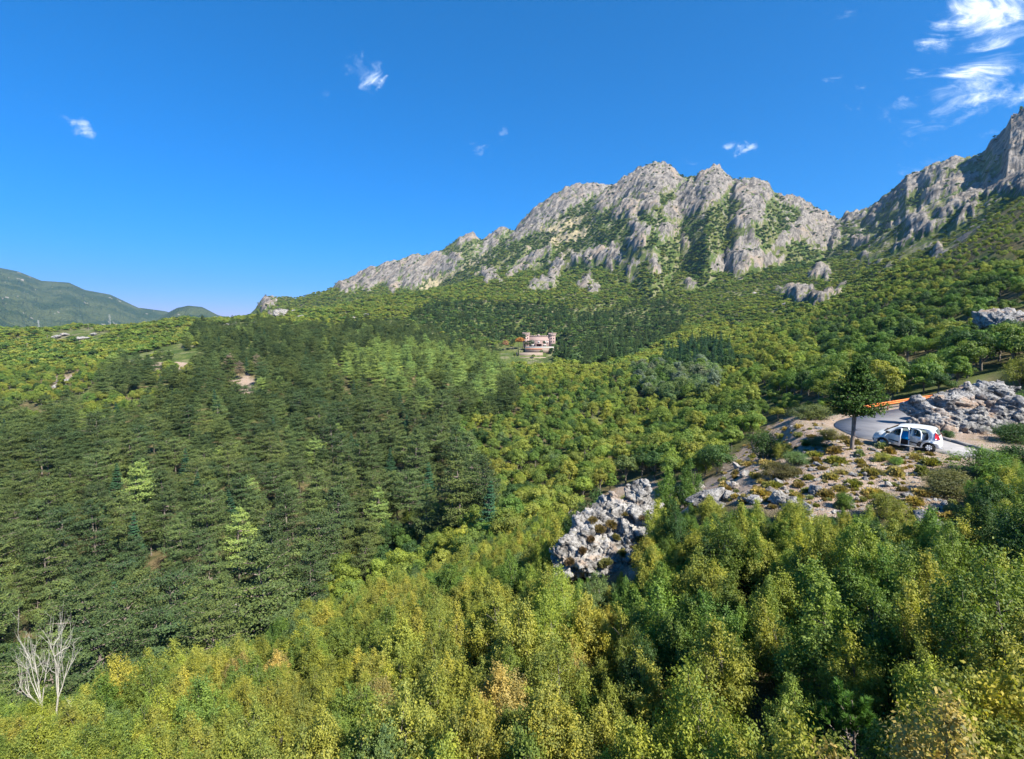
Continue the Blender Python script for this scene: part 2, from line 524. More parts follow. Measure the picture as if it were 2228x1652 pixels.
PX, PY = proj(AA, ZZ / YY)
C3 = lambda P: [(1033.5 + x * .3662, 299.2 + y * .3662) for x, y in P]
C4 = lambda P: [(1631.7 + x * .2963, 217.6 + y * .2963) for x, y in P]
C2 = lambda P: [(543.9 + x * .3418, 489.5 + y * .3418) for x, y in P]
ROCKS = [C3(p) for p in [
 [(185,640),(270,520),(300,480),(430,370),(500,350),(520,310),(660,270),(810,285),(790,330),(700,360),(600,420),(480,490),(400,545),(300,590)],
 [(10,690),(60,610),(90,550),(150,530),(200,550),(150,600),(130,650),(60,690)],
 [(820,290),(1000,180),(1080,150),(1180,185),(1245,270),(1230,300),(1130,330),(1050,340),(960,350),(850,400),(760,445),(710,440),(720,390),(800,320)],
 [(980,360),(1060,350),(1110,400),(1060,440),(980,440),(960,480),(900,490),(820,490),(810,460),(880,400)],
 [(1340,220),(1420,172),(1490,205),(1535,280),(1450,380),(1300,460),(1210,505),(1110,470),(1120,430),(1190,370),(1250,300)],
 [(1550,265),(1620,250),(1725,285),(1775,360),(1730,400),(1730,480),(1640,530),(1540,560),(1510,530),(1560,470),(1590,400),(1510,380),(1530,320)],
 [(1770,345),(1900,365),(1990,405),(2060,445),(2140,500),(2180,560),(2180,620),(2060,680),(1960,620),(1900,620),(1780,680),(1760,660),(1830,580),(1920,500),(1950,450),(1870,420)],
 [(1640,560),(1690,650),(1700,700),(1800,710),(1850,740),(1780,780),(1650,780),(1600,820),(1420,820),(1400,760),(1500,680),(1560,620)],
 [(890,500),(960,490),(1000,540),(1010,620),(990,680),(900,680),(900,620),(940,580)],
 [(700,680),(830,640),(890,740),(800,760),(700,740),(690,770),(640,740),(560,740),(540,700),(620,690)],
 [(330,720),(430,650),(450,680),(350,740),(300,780),(250,830),(170,830),(280,740)],
 [(330,880),(430,820),(470,740),(540,700),(520,800),(450,900),(330,905),(300,870)],
 [(610,900),(640,830),(690,800),(700,850),(740,900),(720,930),(640,911)],
 [(1020,700),(1080,700),(1110,800),(1080,820),(1030,770)], [(770,760),(820,750),(830,800),(770,805)],
 [(1080,540),(1180,510),(1210,560),(1190,590),(1090,590)], [(900,750),(950,750),(930,850),(910,840)],
 [(1230,840),(1330,860),(1310,915),(1250,890)], [(1770,900),(1900,880),(2060,940),(2150,940),(2030,1000),(1850,960)],
 [(2000,760),(2100,760),(2110,850),(1990,840)], [(1010,540),(1040,540),(1048,590),(1015,592)], [(1230,600),(1265,600),(1262,650),(1232,690)],
 [(20,800),(130,790),(160,850),(60,860)],
]] + [C4(p) for p in [
 [(1110,640),(1220,500),(1350,490),(1360,560),(1300,620),(1200,690),(1060,740),(960,800),(900,900),(840,910),(930,780)],
 [(1370,485),(1480,435),(1580,435),(1500,510),(1370,580)],
 [(1260,720),(1350,620),(1480,560),(1680,540),(1640,600),(1500,680),(1340,740),(1270,780)],
 [(1700,370),(1840,260),(1900,110),(2012,60),(2300,-80),(2300,400),(2012,380),(1860,420),(1780,420)],
 [(1860,470),(2012,380),(2300,350),(2300,700),(2012,700),(1850,680),(1650,730),(1480,830),(1400,900),(1380,840),(1500,750),(1650,640),(1840,560)],
 [(1850,400),(2012,300),(2320,280),(2320,540),(1850,540)],
 [(1130,900),(1300,800),(1280,860),(1400,920),(1300,990),(1150,1010)],
 [(1050,1080),(1130,1020),(1200,1040),(1150,1080),(1070,1100)], [(1500,900),(1600,780),(1680,760),(1640,840),(1520,930)],
 [(1520,1080),(1560,1020),(1700,1010),(1680,1060),(1600,1100)], [(1330,1110),(1420,1090),(1450,1120),(1350,1170)],
 [(810,1140),(870,1120),(890,1150),(820,1180)], [(850,1200),(890,1195),(890,1230),(860,1240)],
 [(650,860),(800,830),(850,850),(760,900),(680,890)], [(730,1030),(900,1010),(850,1080),(740,1090)],
 [(560,1450),(660,1370),(720,1340),(680,1420),(600,1470)],
]] + [C2(p) for p in [
 [(515,405),(590,345),(700,285),(760,260),(850,250),(900,235),(1000,230),(1070,190),(1112,208),(1090,260),(1040,310),(1000,330),(960,360),(900,430),(880,400),(850,380),(730,420),(700,400),(620,430),(560,415)],
 [(1120,215),(1140,175),(1210,165),(1250,210),(1330,185),(1340,220),(1290,290),(1230,320),(1130,370),(1060,400),(1000,390),(900,440),(890,410),(990,340),(1060,280)],
 [(1300,130),(1370,60),(1410,55),(1452,82),(1410,110),(1330,145)], [(1400,210),(1440,170),(1500,110),(1550,50),(1610,12),(1642,30),(1600,80),(1580,130),(1500,180)],
 [(60,500),(100,465),(150,475),(160,510),(110,550),(60,560)], [(130,570),(180,540),(230,560),(240,590),(140,585)],
]]
DRYGRASS = [C2([(1050,440),(1200,350),(1350,270),(1480,200),(1560,160),(1400,260),(1300,320),(1150,411)]), C3([(380,560),(560,490),(690,450),(600,520),(450,570)]),
            C2([(170,462),(250,455),(240,475),(180,475)]), C3([(400,600),(640,560),(700,520),(640,600),(480,640)])]
wx = fbm2(PX / 16, PY / 16, 5, 0.72) * 9
wy = fbm2(PX / 16 + 50, PY / 16, 5, 0.72) * 9
rockm = np.zeros(ZZ.shape)
mt = (YY > 230)
qx, qy = (PX + wx)[mt], (PY + wy)[mt]
rr = np.zeros(qx.shape)
for P in ROCKS:
    rr = np.maximum(rr, in_poly(qx, qy, P))
dg = np.zeros(qx.shape)
for P in DRYGRASS:
    dg = np.maximum(dg, in_poly(qx, qy, P))
Xm, Ym = (AA * YY)[mt], YY[mt]
sn = ridge2(Xm / 26 + Ym / 60, Ym / 70, 3)
extra = (smooth(sn, 1.62, 1.8) * smooth(PY[mt], 660, 560) * (qx > 930))
Lm = LAY[mt]
rightside = (qx > 1840) & (Lm == 0)
m5 = (LAY[mt] == 5) | rightside
extra = np.where((Lm == 0) & ~rightside, 0, extra)
extra = np.where(m5, smooth(sn, 1.22, 1.42) * smooth(PY[mt], 600, 480), extra)
spk = smooth(fbm2(Xm / 18 + 5, Ym / 22, 4, 0.7), 0.38, 0.62)
rr = rr * (1 - np.where(qx > 1840, .35, .75) * smooth(fbm2(Xm / 20 + 70, Ym / 26, 4, 0.7), 0.42, 0.66))
nearrock = (qx > 700) & (PY[mt] < 640)
rr = np.maximum(rr, np.where(nearrock & ((Lm > 0) & (Lm < 8) | rightside), spk * 0.55 * smooth(PY[mt], 650, 560), 0))
rr = np.maximum(rr, extra * 0.9)
far_h = (LAY[mt] >= 8)
rr = np.where(far_h, smooth(fbm2(Xm / 90, Ym / 90, 4, 0.6), 0.62, 0.8) * 0.8, rr)
rockm[mt] = rr
drym = np.zeros(ZZ.shape); drym[mt] = dg
rk = rockm.copy()
for ax in (0, 1):
    rk = _sm(rk, ax, 4)
# crags stand out of the slope
cx_, cy_ = Xm, Ym
pp_, qq_ = (cx_ * .8 - cy_ * .6), (cx_ * .6 + cy_ * .8)
crag = ridge2(pp_ / 22 + fbm2(cx_ / 25, cy_ / 25, 2) * 0.4, qq_ / 75, 5, 0.66)
crag2 = np.abs(fbm2(pp_ / 4.5, qq_ / 11, 3, 0.65)) - 0.55 * (ridge2(pp_ / 8 + 9, qq_ / 17, 3, 0.6) - 1.0)
fl = np.where(far_h, 0.0, 1.0)
low = smooth(qy, 180, 400) * 0 + 1
ZZ[mt] += rk[mt] * fl * (6.5 + crag * 2.6 - crag2 * 2.4) * low * smooth(Ym, 230, 330) * np.clip(Ym / 900, 0.6, 1.2)

# level platform for the castle
CASTLE_Y = 430 * S
_ca, _cw = ray(1172, 756)
CASTLE_Z = float(_cw) * CASTLE_Y
dc = np.hypot(AA * YY - float(_ca) * 430, (YY - 447) * 1.2)
wc = 1 - smooth(dc, 22, 34)
ZZ = ZZ * (1 - wc) + (CASTLE_Z / S - 0.25) * wc
_lat = 1 - smooth(np.abs(AA * YY - float(_ca) * 430 + 12), 30, 60)
_cap = CASTLE_Z / S - 0.25 - np.clip(427 - YY, 0, 60) * 0.33
_in = _lat * smooth(YY, 340, 372) * (YY < 428)
ZZ = np.where(_in > 0, ZZ - _in * np.maximum(ZZ - _cap, 0), ZZ)
PX, PY = proj(AA, ZZ / YY)

# ---- patches nearer by: bare rocky ground, clearings
OPEN_PX = [(1545,1075),(1570,1020),(1600,985),(1645,955),(1690,918),(1735,905),(1816,903),(1835,950),(1900,962),(2050,988),(2110,998),(2060,1015),(2010,1040),(1990,1075),(2080,1095),(2100,1120),(2080,1150),(2030,1150),(1960,1100),(1850,1118),(1790,1145),(1740,1125),(1690,1110),(1650,1105),(1600,1095)]
OUT_PX = [(1195,1215),(1235,1180),(1250,1120),(1300,1085),(1345,1060),(1400,1045),(1450,1060),(1560,1040),(1560,1100),(1470,1120),(1420,1150),(1420,1240),(1370,1260),(1240,1245)]
BARE = {
 'open': OPEN_PX,
 'outcrop': OUT_PX,
 'clear1': [(375,770),(440,765),(445,790),(410,812),(370,795)],
 'clear2': [(280,790),(350,785),(370,800),(300,808)],
 'clear3': [(500,825),(545,815),(560,840),(540,885),(505,870)],
 'ridge_rocks': [(105,725),(180,715),(240,725),(215,742),(120,742)],
 'slab': [(100,850),(130,820),(170,815),(175,825),(140,835),(110,862)],
 'gap': [(1635,1355),(1680,1350),(1695,1380),(1650,1392)],
 'cut': [(1880,805),(1950,785),(2070,795),(2080,820),(1990,826),(1885,826)],
 'rightrock': [(2160,720),(2200,680),(2400,650),(2400,760),(2228,750)],
 'ravine': [(1150,1225),(1185,1205),(1200,1225),(1165,1245)],
 'pinefloor': [(440,1350),(520,1330),(590,1330),(590,1370),(500,1385)],
}
bare = np.zeros(ZZ.shape)
nb = YY < 560
bx, by = (PX + wx * 0.8)[nb], (PY + wy * 0.8)[nb]
PXs, PYs = proj(AA[nb], ZZ[nb] / YY[nb])
bx = PXs + wx[nb] * 0.8; by = PYs + wy[nb] * 0.8
nsr = YY[nb] < 60
Xq, Yq = (AA * YY)[nb], YY[nb]
bx = np.where(nsr, PXs + fbm2(Xq / 1.2, Yq / 1.2, 4, 0.6) * 16, bx); by = np.where(nsr, PYs + fbm2(Xq / 1.2 + 40, Yq / 1.2, 4, 0.6) * 8, by)
bm_ = np.zeros(bx.shape)
for k, P in BARE.items():
    bm_ = np.maximum(bm_, in_poly(bx, by, P))
    if k in ('open', 'outcrop', 'gap', 'ravine', 'pinefloor'):
        pass
bare[nb] = bm_
nr = YY < 75
bare[nr] = np.maximum(bare[nr], 1 - smooth(poly_dist((AA * YY)[nr], YY[nr], PAD), 0, 1.2))
bare = _sm(_sm(bare, 0, 1), 1, 1)

lnY = np.log(Yr)


def G(a, Y, arr=None):
    """value of a grid (ground height by default, in units) at (a, Y)"""
    arr = ZZ if arr is None else arr
    a = np.asarray(a, float); Y = np.asarray(Y, float)
    i = np.clip(np.searchsorted(A, a) - 1, 0, len(A) - 2)
    j = np.clip(np.searchsorted(Yr, Y) - 1, 0, len(Yr) - 2)
    fa = np.clip((a - A[i]) / (A[i + 1] - A[i]), 0, 1); fy = np.clip((Y - Yr[j]) / (Yr[j + 1] - Yr[j]), 0, 1)
    return arr[i, j] * (1 - fa) * (1 - fy) + arr[i + 1, j] * fa * (1 - fy) + arr[i, j + 1] * (1 - fa) * fy + arr[i + 1, j + 1] * fa * fy


WMAX = np.maximum.accumulate(ZZ / YY, axis=1)


def ground(X, Y):
    """world metres -> ground height in metres"""
    return S * G(np.asarray(X) / np.asarray(Y), np.asarray(Y) / S)


def hit(px, py, ymin=2.0):
    """where the line of sight through a photo point meets the ground, in metres"""
    a, w = ray(px, py)
    i = int(np.clip(np.searchsorted(A, a), 1, len(A) - 1))
    r = ZZ[i] / Yr
    ok = np.where((r >= w) & (Yr > ymin))[0]
    j = ok[0] if len(ok) else len(Yr) - 2
    y = Yr[j]
    return float(a * y * S), float(y * S), float(G(a, y) * S)


# ---- meshes of the terrain
X3 = AA * YY * S; Y3 = YY * S; Z3 = ZZ * S
nA, nY = ZZ.shape
idx = np.arange(nA * nY).reshape(nA, nY)

# ------------------------------------------------------------------ ground materials
def ground_material():
    m, t = new_mat("hillside_ground")
    geo = t.n('ShaderNodeNewGeometry')
    pos = geo.outputs['Position']
    bare_a = t.n('ShaderNodeAttribute', attribute_name='bare').outputs['Fac']
    n1 = t.noise(pos, 0.35, 6, 0.6)
    n2 = t.noise(pos, 3.2, 6, 0.65)
    n3 = t.noise(pos, 0.06, 4, 0.5)
    litter = t.mix(t.ramp(n1, 0.4, 0.62), (0.07, 0.07, 0.03), (0.17, 0.135, 0.07))
    litter = t.mix(t.ramp(n3, 0.45, 0.6), litter, (0.10, 0.12, 0.04))
    vor = t.n('ShaderNodeTexVoronoi', feature='F1', ins={'Scale': 5.5, 'Randomness': 1.0, 'Vector': pos})
    vor2 = t.n('ShaderNodeTexVoronoi', feature='F1', ins={'Scale': 17.0, 'Randomness': 1.0, 'Vector': pos})
    soil = t.mix(t.ramp(n2, 0.36, 0.64), (0.25, 0.175, 0.12), (0.38, 0.29, 0.22))
    soil = t.mix(t.ramp(n1, 0.52, 0.7), soil, (0.22, 0.17, 0.085))
    stone = t.mix(vor2.outputs['Color'], (0.24, 0.225, 0.205), (0.44, 0.41, 0.38))
    chips = t.math('MULTIPLY', t.ramp(vor2.outputs['Distance'], 0.42, 0.28), t.ramp(n1, 0.40, 0.52))
    soil = t.mix(chips, soil, stone)
    big = t.math('MULTIPLY', t.ramp(vor.outputs['Distance'], 0.36, 0.26), t.ramp(t.noise(pos, 0.8, 3), 0.5, 0.6))
    soil = t.mix(big, soil, (0.33, 0.315, 0.295))
    col = t.mix(bare_a, litter, soil)
    h = t.math('ADD', t.math('MULTIPLY', n2, 0.5), t.math('MULTIPLY', vor2.outputs['Distance'], -0.6))
    b = t.n('ShaderNodeBump', ins={'Strength': 0.9, 'Distance': 0.12, 'Height': h}).outputs[0]
    bsdf_out(t, col, 0.95, 0.1, b)
    return m


def mountain_material():
    m, t = new_mat("limestone_mountain")
    geo = t.n('ShaderNodeNewGeometry')
    pos = geo.outputs['Position']
    rock = t.n('ShaderNodeAttribute', attribute_name='rock').outputs['Fac']
    dry = t.n('ShaderNodeAttribute', attribute_name='dry').outputs['Fac']
    def dot(v):
        return t.n('ShaderNodeVectorMath', operation='DOT_PRODUCT', ins={0: pos, 1: v}).outputs['Value']
    mp = t.n('ShaderNodeCombineXYZ', ins={0: dot((0.80, -0.1, -0.58)), 1: dot((0.17, 0.10, 0.23)), 2: dot((0.0, 0.35, 0.0))}).outputs[0]
    n1 = t.noise(pos, 0.012, 6, 0.6)
    n2 = t.noise(mp, 0.10, 8, 0.68)
    n3 = t.noise(mp, 0.035, 6, 0.6, 0.6)
    grass = t.mix(t.ramp(n2, 0.4, 0.6), (0.06, 0.095, 0.025), (0.13, 0.155, 0.045))
    grass = t.mix(t.ramp(n1, 0.45, 0.62), grass, (0.10, 0.115, 0.035))
    grass = t.mix(t.math('MULTIPLY', t.ramp(n2, 0.5, 0.62), 0.6), grass, (0.24, 0.21, 0.15))
    grass = t.mix(dry, grass, (0.33, 0.28, 0.17))
    r1 = t.mix(t.ramp(n2, 0.34, 0.62), (0.075, 0.068, 0.06), (0.275, 0.25, 0.218))
    r1 = t.mix(t.ramp(n3, 0.52, 0.66), r1, (0.29, 0.235, 0.18))
    crack = t.noise(mp, 0.22, 5, 0.6, 0.4, 'RIDGED_MULTIFRACTAL') if False else t.noise(mp, 0.28, 6, 0.7, 0.8)
    r1 = t.mix(t.math('MULTIPLY', t.ramp(crack, 0.47, 0.38), 0.75), r1, (0.065, 0.065, 0.055))
    sp = t.math('ADD', rock, t.math('MULTIPLY', t.math('SUBTRACT', t.noise(pos, 0.16, 6, 0.7), 0.5), 1.3))
    sp = t.ramp(sp, 0.42, 0.56)
    col = t.mix(sp, grass, r1)
    b = t.n('ShaderNodeBump', ins={'Strength': 1.0, 'Distance': 5.0, 'Height': n2}).outputs[0]
    b2 = t.n('ShaderNodeBump', ins={'Strength': 0.8, 'Distance': 1.6, 'Height': crack, 'Normal': b}).outputs[0]
    bsdf_out(t, col, 0.95, 0.1, b2)
    return m


def far_material():
    m, t = new_mat("wooded_far_hills")
    pos = t.n('ShaderNodeNewGeometry').outputs['Position']
    rock = t.n('ShaderNodeAttribute', attribute_name='rock').outputs['Fac']
    n1 = t.noise(pos, 0.004, 6, 0.6)
    v = t.n('ShaderNodeTexVoronoi', feature='F1', ins={'Scale': 0.055, 'Vector': pos})
    v2 = t.n('ShaderNodeTexVoronoi', feature='F1', ins={'Scale': 0.1, 'Vector': pos})
    c = t.mix(t.ramp(n1, 0.4, 0.6), (0.045, 0.07, 0.028), (0.10, 0.12, 0.05))
    c = t.mix(t.math('MULTIPLY', v.outputs['Color'], 0.4), c, (0.03, 0.06, 0.025))
    c = t.mix(t.ramp(t.math('ADD', rock, t.math('MULTIPLY', t.noise(pos, 0.02, 5, 0.7), 0.5)), 0.75, 0.95), c, (0.34, 0.30, 0.25))
    h = t.math('ADD', t.math('MULTIPLY', v.outputs['Distance'], -1.0), t.math('MULTIPLY', v2.outputs['Distance'], -0.6))
    b = t.n('ShaderNodeBump', ins={'Strength': 1.0, 'Distance': 14.0, 'Height': h}).outputs[0]
    bsdf_out(t, c, 0.95, 0.1, b)
    return m


def leaf_material(name, transl=0.3, rough=0.55, spec=0.25):
    m, t = new_mat(name)
    ic = t.n('ShaderNodeAttribute', attribute_type='INSTANCER', attribute_name='icol').outputs['Color']
    ti = t.n('ShaderNodeAttribute', attribute_name='tint').outputs['Fac']
    warm = t.mix(1.0, ic, (1.36, 1.26, 0.85), 'MULTIPLY')
    cool = t.mix(1.0, ic, (0.62, 0.74, 0.85), 'MULTIPLY')
    c = t.mix(ti, cool, warm)
    p = t.n('ShaderNodeBsdfPrincipled', ins={'Base Color': c, 'Roughness': rough, 'Specular IOR Level': spec})
    tr = t.n('ShaderNodeBsdfTranslucent', ins={'Color': t.mix(1.0, c, (1.15, 1.25, 0.6), 'MULTIPLY')})
    ms = t.n('ShaderNodeMixShader', ins={0: transl, 1: p.outputs[0], 2: tr.outputs[0]})
    t.n('ShaderNodeOutputMaterial', ins={0: ms.outputs[0]})
    return m


def rock_material(name, dark=(0.11, 0.105, 0.098), light=(0.36, 0.35, 0.33), warm=(0.40, 0.30, 0.22), moss=0.5, sc=1.0):
    m, t = new_mat(name)
    g = t.n('ShaderNodeNewGeometry')
    pos = g.outputs['Position']
    n1 = t.noise(pos, 1.1 * sc, 8, 0.68)
    n2 = t.noise(pos, 6.0 * sc, 8, 0.7)
    n3 = t.noise(pos, 0.45 * sc, 4, 0.6)
    c = t.mix(t.ramp(n1, 0.36, 0.58), dark, light)
    c = t.mix(t.math('MULTIPLY', t.ramp(n2, 0.49, 0.37), 0.85), c, tuple(v * 0.35 for v in dark))
    c = t.mix(t.math('MULTIPLY', t.ramp(n3, 0.54, 0.66), 0.7), c, warm)
    c = t.mix(t.math('MULTIPLY', t.ramp(n2, 0.56, 0.68), 0.6), c, (0.48, 0.475, 0.46))
    sepn = t.n('ShaderNodeSeparateXYZ', ins={0: g.outputs['Normal']})
    mo = t.math('MULTIPLY', t.ramp(sepn.outputs[2], 0.65, 0.95), t.ramp(t.noise(pos, 2.2 * sc, 5, 0.65), 0.56, 0.64))
    c = t.mix(t.math('MULTIPLY', mo, moss), c, (0.13, 0.11, 0.045))
    h = t.math('ADD', n1, t.math('MULTIPLY', n2, 0.45))
    b = t.n('ShaderNodeBump', ins={'Strength': 1.0, 'Distance': 0.22 / sc, 'Height': h}).outputs[0]
    bsdf_out(t, c, 0.92, 0.15, b)
    return m


def bark_material(name, a, b_):
    m, t = new_mat(name)
    pos = t.n('ShaderNodeTexCoord').outputs['Object']
    mp = t.n('ShaderNodeMapping', ins={0: pos, 'Scale': (6, 6, 1.4)}).outputs[0]
    n = t.noise(mp, 2.5, 6, 0.65)
    c = t.mix(t.ramp(n, 0.35, 0.65), a, b_)
    b = t.n('ShaderNodeBump', ins={'Strength': 0.8, 'Distance': 0.04, 'Height': n}).outputs[0]
    bsdf_out(t, c, 0.9, 0.15, b)
    return m


M_GROUND = ground_material()
M_MOUNT = mountain_material()
M_FAR = far_material()
M_LEAF = leaf_material("broad_leaves", 0.38)
M_NEEDLE = leaf_material("pine_needles", 0.2, 0.6, 0.2)
M_BARK = bark_material("grey_bark", (0.10, 0.085, 0.07), (0.22, 0.20, 0.17))
M_PBARK = bark_material("pine_bark", (0.11, 0.085, 0.07), (0.27, 0.23, 0.20))
M_DEAD = bark_material("bleached_wood", (0.30, 0.28, 0.24), (0.54, 0.52, 0.46))
M_ROCK = rock_material("pale_limestone")
M_ROCKG = rock_material("grey_limestone", (0.085, 0.086, 0.088), (0.31, 0.305, 0.295), (0.32, 0.22, 0.15), 0.5)

sl = lambda j0, j1: (slice(None), slice(j0, j1))
jA = int(np.searchsorted(Yr, 250)); jB = int(np.searchsorted(Yr, 1702))


def terrain_piece(name, j0, j1, mat, label, cat):
    i0 = idx[:, j0:j1 + 1]
    v = np.stack([X3[:, j0:j1 + 1], Y3[:, j0:j1 + 1], Z3[:, j0:j1 + 1]], -1).reshape(-1, 3)
    n = j1 + 1 - j0
    loc = np.arange(nA * n).reshape(nA, n)
    q = np.stack([loc[:-1, :-1], loc[1:, :-1], loc[1:, 1:], loc[:-1, 1:]], -1).reshape(-1, 4)
    me = mesh_np(name, v, quads=q, mats=[mat], smooth_sh=True,
                 vert_attr={'rock': rockm[:, j0:j1 + 1].ravel(), 'bare': bare[:, j0:j1 + 1].ravel(), 'dry': drym[:, j0:j1 + 1].ravel()})
    o = link(name, me)
    tag(o, label, cat, kind='structure')
    return o


terrain_piece('ground', 0, jA, M_GROUND, 'leafy hillside ground falling away from the viewpoint into the wooded valley', 'ground')
terrain_piece('mountain', jA, jB, M_MOUNT, 'grey limestone mountain ridge with green scrub between its cliffs', 'mountain')
terrain_piece('hills', jB, nY - 1, M_FAR, 'blue-green wooded hills far away beyond the valley', 'hills')

# ------------------------------------------------------------------ plant meshes
def unit(v):
    return v / np.maximum(np.linalg.norm(v, axis=-1, keepdims=True), 1e-9)


def leaf_mesh(cen, nrm, size, aspect, tint, axis=None, rg=None):
    """one pointed four-cornered leaf per centre"""
    rg = rg or rng
    n = len(cen)
    nrm = unit(nrm)
    ax = rg.normal(size=(n, 3)) if axis is None else axis + rg.normal(size=(n, 3)) * 0.35
    ax = unit(ax - nrm * (ax * nrm).sum(1, keepdims=True))
    sd_ = np.cross(nrm, ax)
    size = np.broadcast_to(size, (n,))[:, None]
    w = size * aspect * 0.5
    v0 = cen - ax * size * 0.5
    v1 = cen + sd_ * w - ax * size * 0.05 + nrm * size * 0.06
    v2 = cen + ax * size * 0.5 - nrm * size * 0.05
    v3 = cen - sd_ * w - ax * size * 0.05 + nrm * size * 0.06
    V = np.stack([v0, v1, v2, v3], 1).reshape(-1, 3)
    Q = np.arange(n * 4).reshape(n, 4)
    return V, Q, np.broadcast_to(tint, (n,))


def tube(pts, rad, sides=6):
    pts = np.asarray(pts, float); rad = np.asarray(rad, float)
    n = len(pts)
    d = np.gradient(pts, axis=0); d = unit(d)
    ref = np.where(np.abs(d[:, 2:3]) > 0.9, np.array([[1.0, 0, 0]]), np.array([[0, 0, 1.0]]))
    u = unit(np.cross(d, ref)); v = np.cross(d, u)
    an = np.linspace(0, 2 * math.pi, sides, endpoint=False)
    ring = (u[:, None] * np.cos(an)[None, :, None] + v[:, None] * np.sin(an)[None, :, None]) * rad[:, None, None] + pts[:, None]
    V = ring.reshape(-1, 3)
    i = np.arange(n - 1)[:, None] * sides; j = np.arange(sides)[None]; j2 = (j + 1) % sides
    Q = np.stack([i + j, i + j2, i + sides + j2, i + sides + j], -1).reshape(-1, 4)
    return V, Q


def merge(parts):
    Vs, Qs, o = [], [], 0
    for V, Q in parts:
        Vs.append(V); Qs.append(Q + o); o += len(V)
    return np.concatenate(Vs), np.concatenate(Qs)


def limb(p0, p1, bend, r0, r1, n=6, rg=None):
    t = np.linspace(0, 1, n)[:, None]
    p = p0 * (1 - t) + p1 * t
    b = (rg or rng).normal(size=3) * bend
    p = p + np.sin(t * math.pi) * b
    return p, np.linspace(r0, r1, n)


def make_hornbeam(seed, h=4.2, wdt=3.0, plumes=20, twigs=70, lpt=13, leaf=0.085, slim=1.0, droop=0.25):
    """many-stemmed small tree: leafy plumes fanning up and out of the base"""
    g = np.random.default_rng(seed)
    C, Nn, T, AX = [], [], [], []
    wood = []
    for k in range(plumes):
        ang = g.uniform(0, 2 * math.pi); rr_ = math.sqrt(g.uniform(0, 1)) if k > 2 else 0.1
        top = h * (1.0 - 0.42 * rr_ ** 1.6) * g.uniform(0.86, 1.08)
        tip = np.array([math.cos(ang) * rr_ * wdt * 0.5, math.sin(ang) * rr_ * wdt * 0.5, top])
        base = np.array([tip[0] * 0.15, tip[1] * 0.15, 0.0])
        st = base * 0.45 + tip * 0.55 * np.array([0.9, 0.9, 0.45])
        bnd = g.normal(size=3) * 0.15
        Rp = wdt * 0.17 * g.uniform(0.75, 1.25) * slim
        t = g.uniform(0.0, 1.0, twigs) ** 0.85
        ctr = st[None] * (1 - t[:, None]) + tip[None] * t[:, None] + np.sin(t * math.pi)[:, None] * bnd
        prof = np.sin(math.pi * np.clip(t * 0.9 + 0.1, 0, 1)) ** 0.7 * (1.15 - 0.6 * t)
        dirr = unit(g.normal(size=(twigs, 3)) * np.array([1, 1, 0.6]))
        tw = ctr + dirr * (Rp * prof * (0.45 + 0.65 * g.random(twigs) ** 0.5))[:, None]
        gd = unit(dirr * 0.7 + np.array([0, 0, 0.75 - droop]) + g.normal(size=(twigs, 3)) * 0.35)
        L = 0.34 * g.uniform(0.6, 1.3, twigs)
        s = g.uniform(-0.35, 1.0, (twigs, lpt))
        pc = tw[:, None] + gd[:, None] * (s * L[:, None])[:, :, None] + g.normal(size=(twigs, lpt, 3)) * 0.055
        nn = unit(dirr)[:, None] * 0.9 + np.array([0, 0, 0.55]) + g.normal(size=(twigs, lpt, 3)) * 0.55
        ktint = np.clip(g.normal(0.5, 0.24) + g.normal(0, 0.12, twigs)[:, None] + g.normal(0, 0.2, (twigs, lpt)) + (s * 0.12), 0, 1)
        C.append(pc.reshape(-1, 3)); Nn.append(nn.reshape(-1, 3)); T.append(ktint.ravel())
        a3 = np.repeat(gd[:, None] * 0.6 + np.array([0, 0, -droop * 1.6]), lpt, 1).reshape(-1, 3); AX.append(a3)
        if k < 9:
            P, r_ = limb(np.array([base[0] * 0.3, base[1] * 0.3, -0.3]), tip * 0.93, 0.14, 0.05, 0.008, 8, g)
            wood.append(tube(P, r_, 5))
            for q in range(3):
                tt = g.uniform(0.45, 0.8)
                a_ = P[int(tt * 7)]
                P2, r2 = limb(a_, a_ + unit(g.normal(size=3) * np.array([1, 1, .3]) + [0, 0, .8]) * 0.7, 0.05, 0.016, 0.004, 4, g)
                wood.append(tube(P2, r2, 4))
    C = np.concatenate(C); Nn = np.concatenate(Nn); T = np.concatenate(T); AX = np.concatenate(AX)
    sz = leaf * g.uniform(0.75, 1.3, len(C))
    V, Q, Tn = leaf_mesh(C, Nn, sz, 0.62, T, AX, g)
    me = mesh_np('crown', V, quads=Q, mats=[M_LEAF], face_attr={'tint': Tn})
    Vw, Qw = merge(wood)
    mw = mesh_np('trunk', Vw, quads=Qw, mats=[M_BARK], smooth_sh=True)
    return me, mw


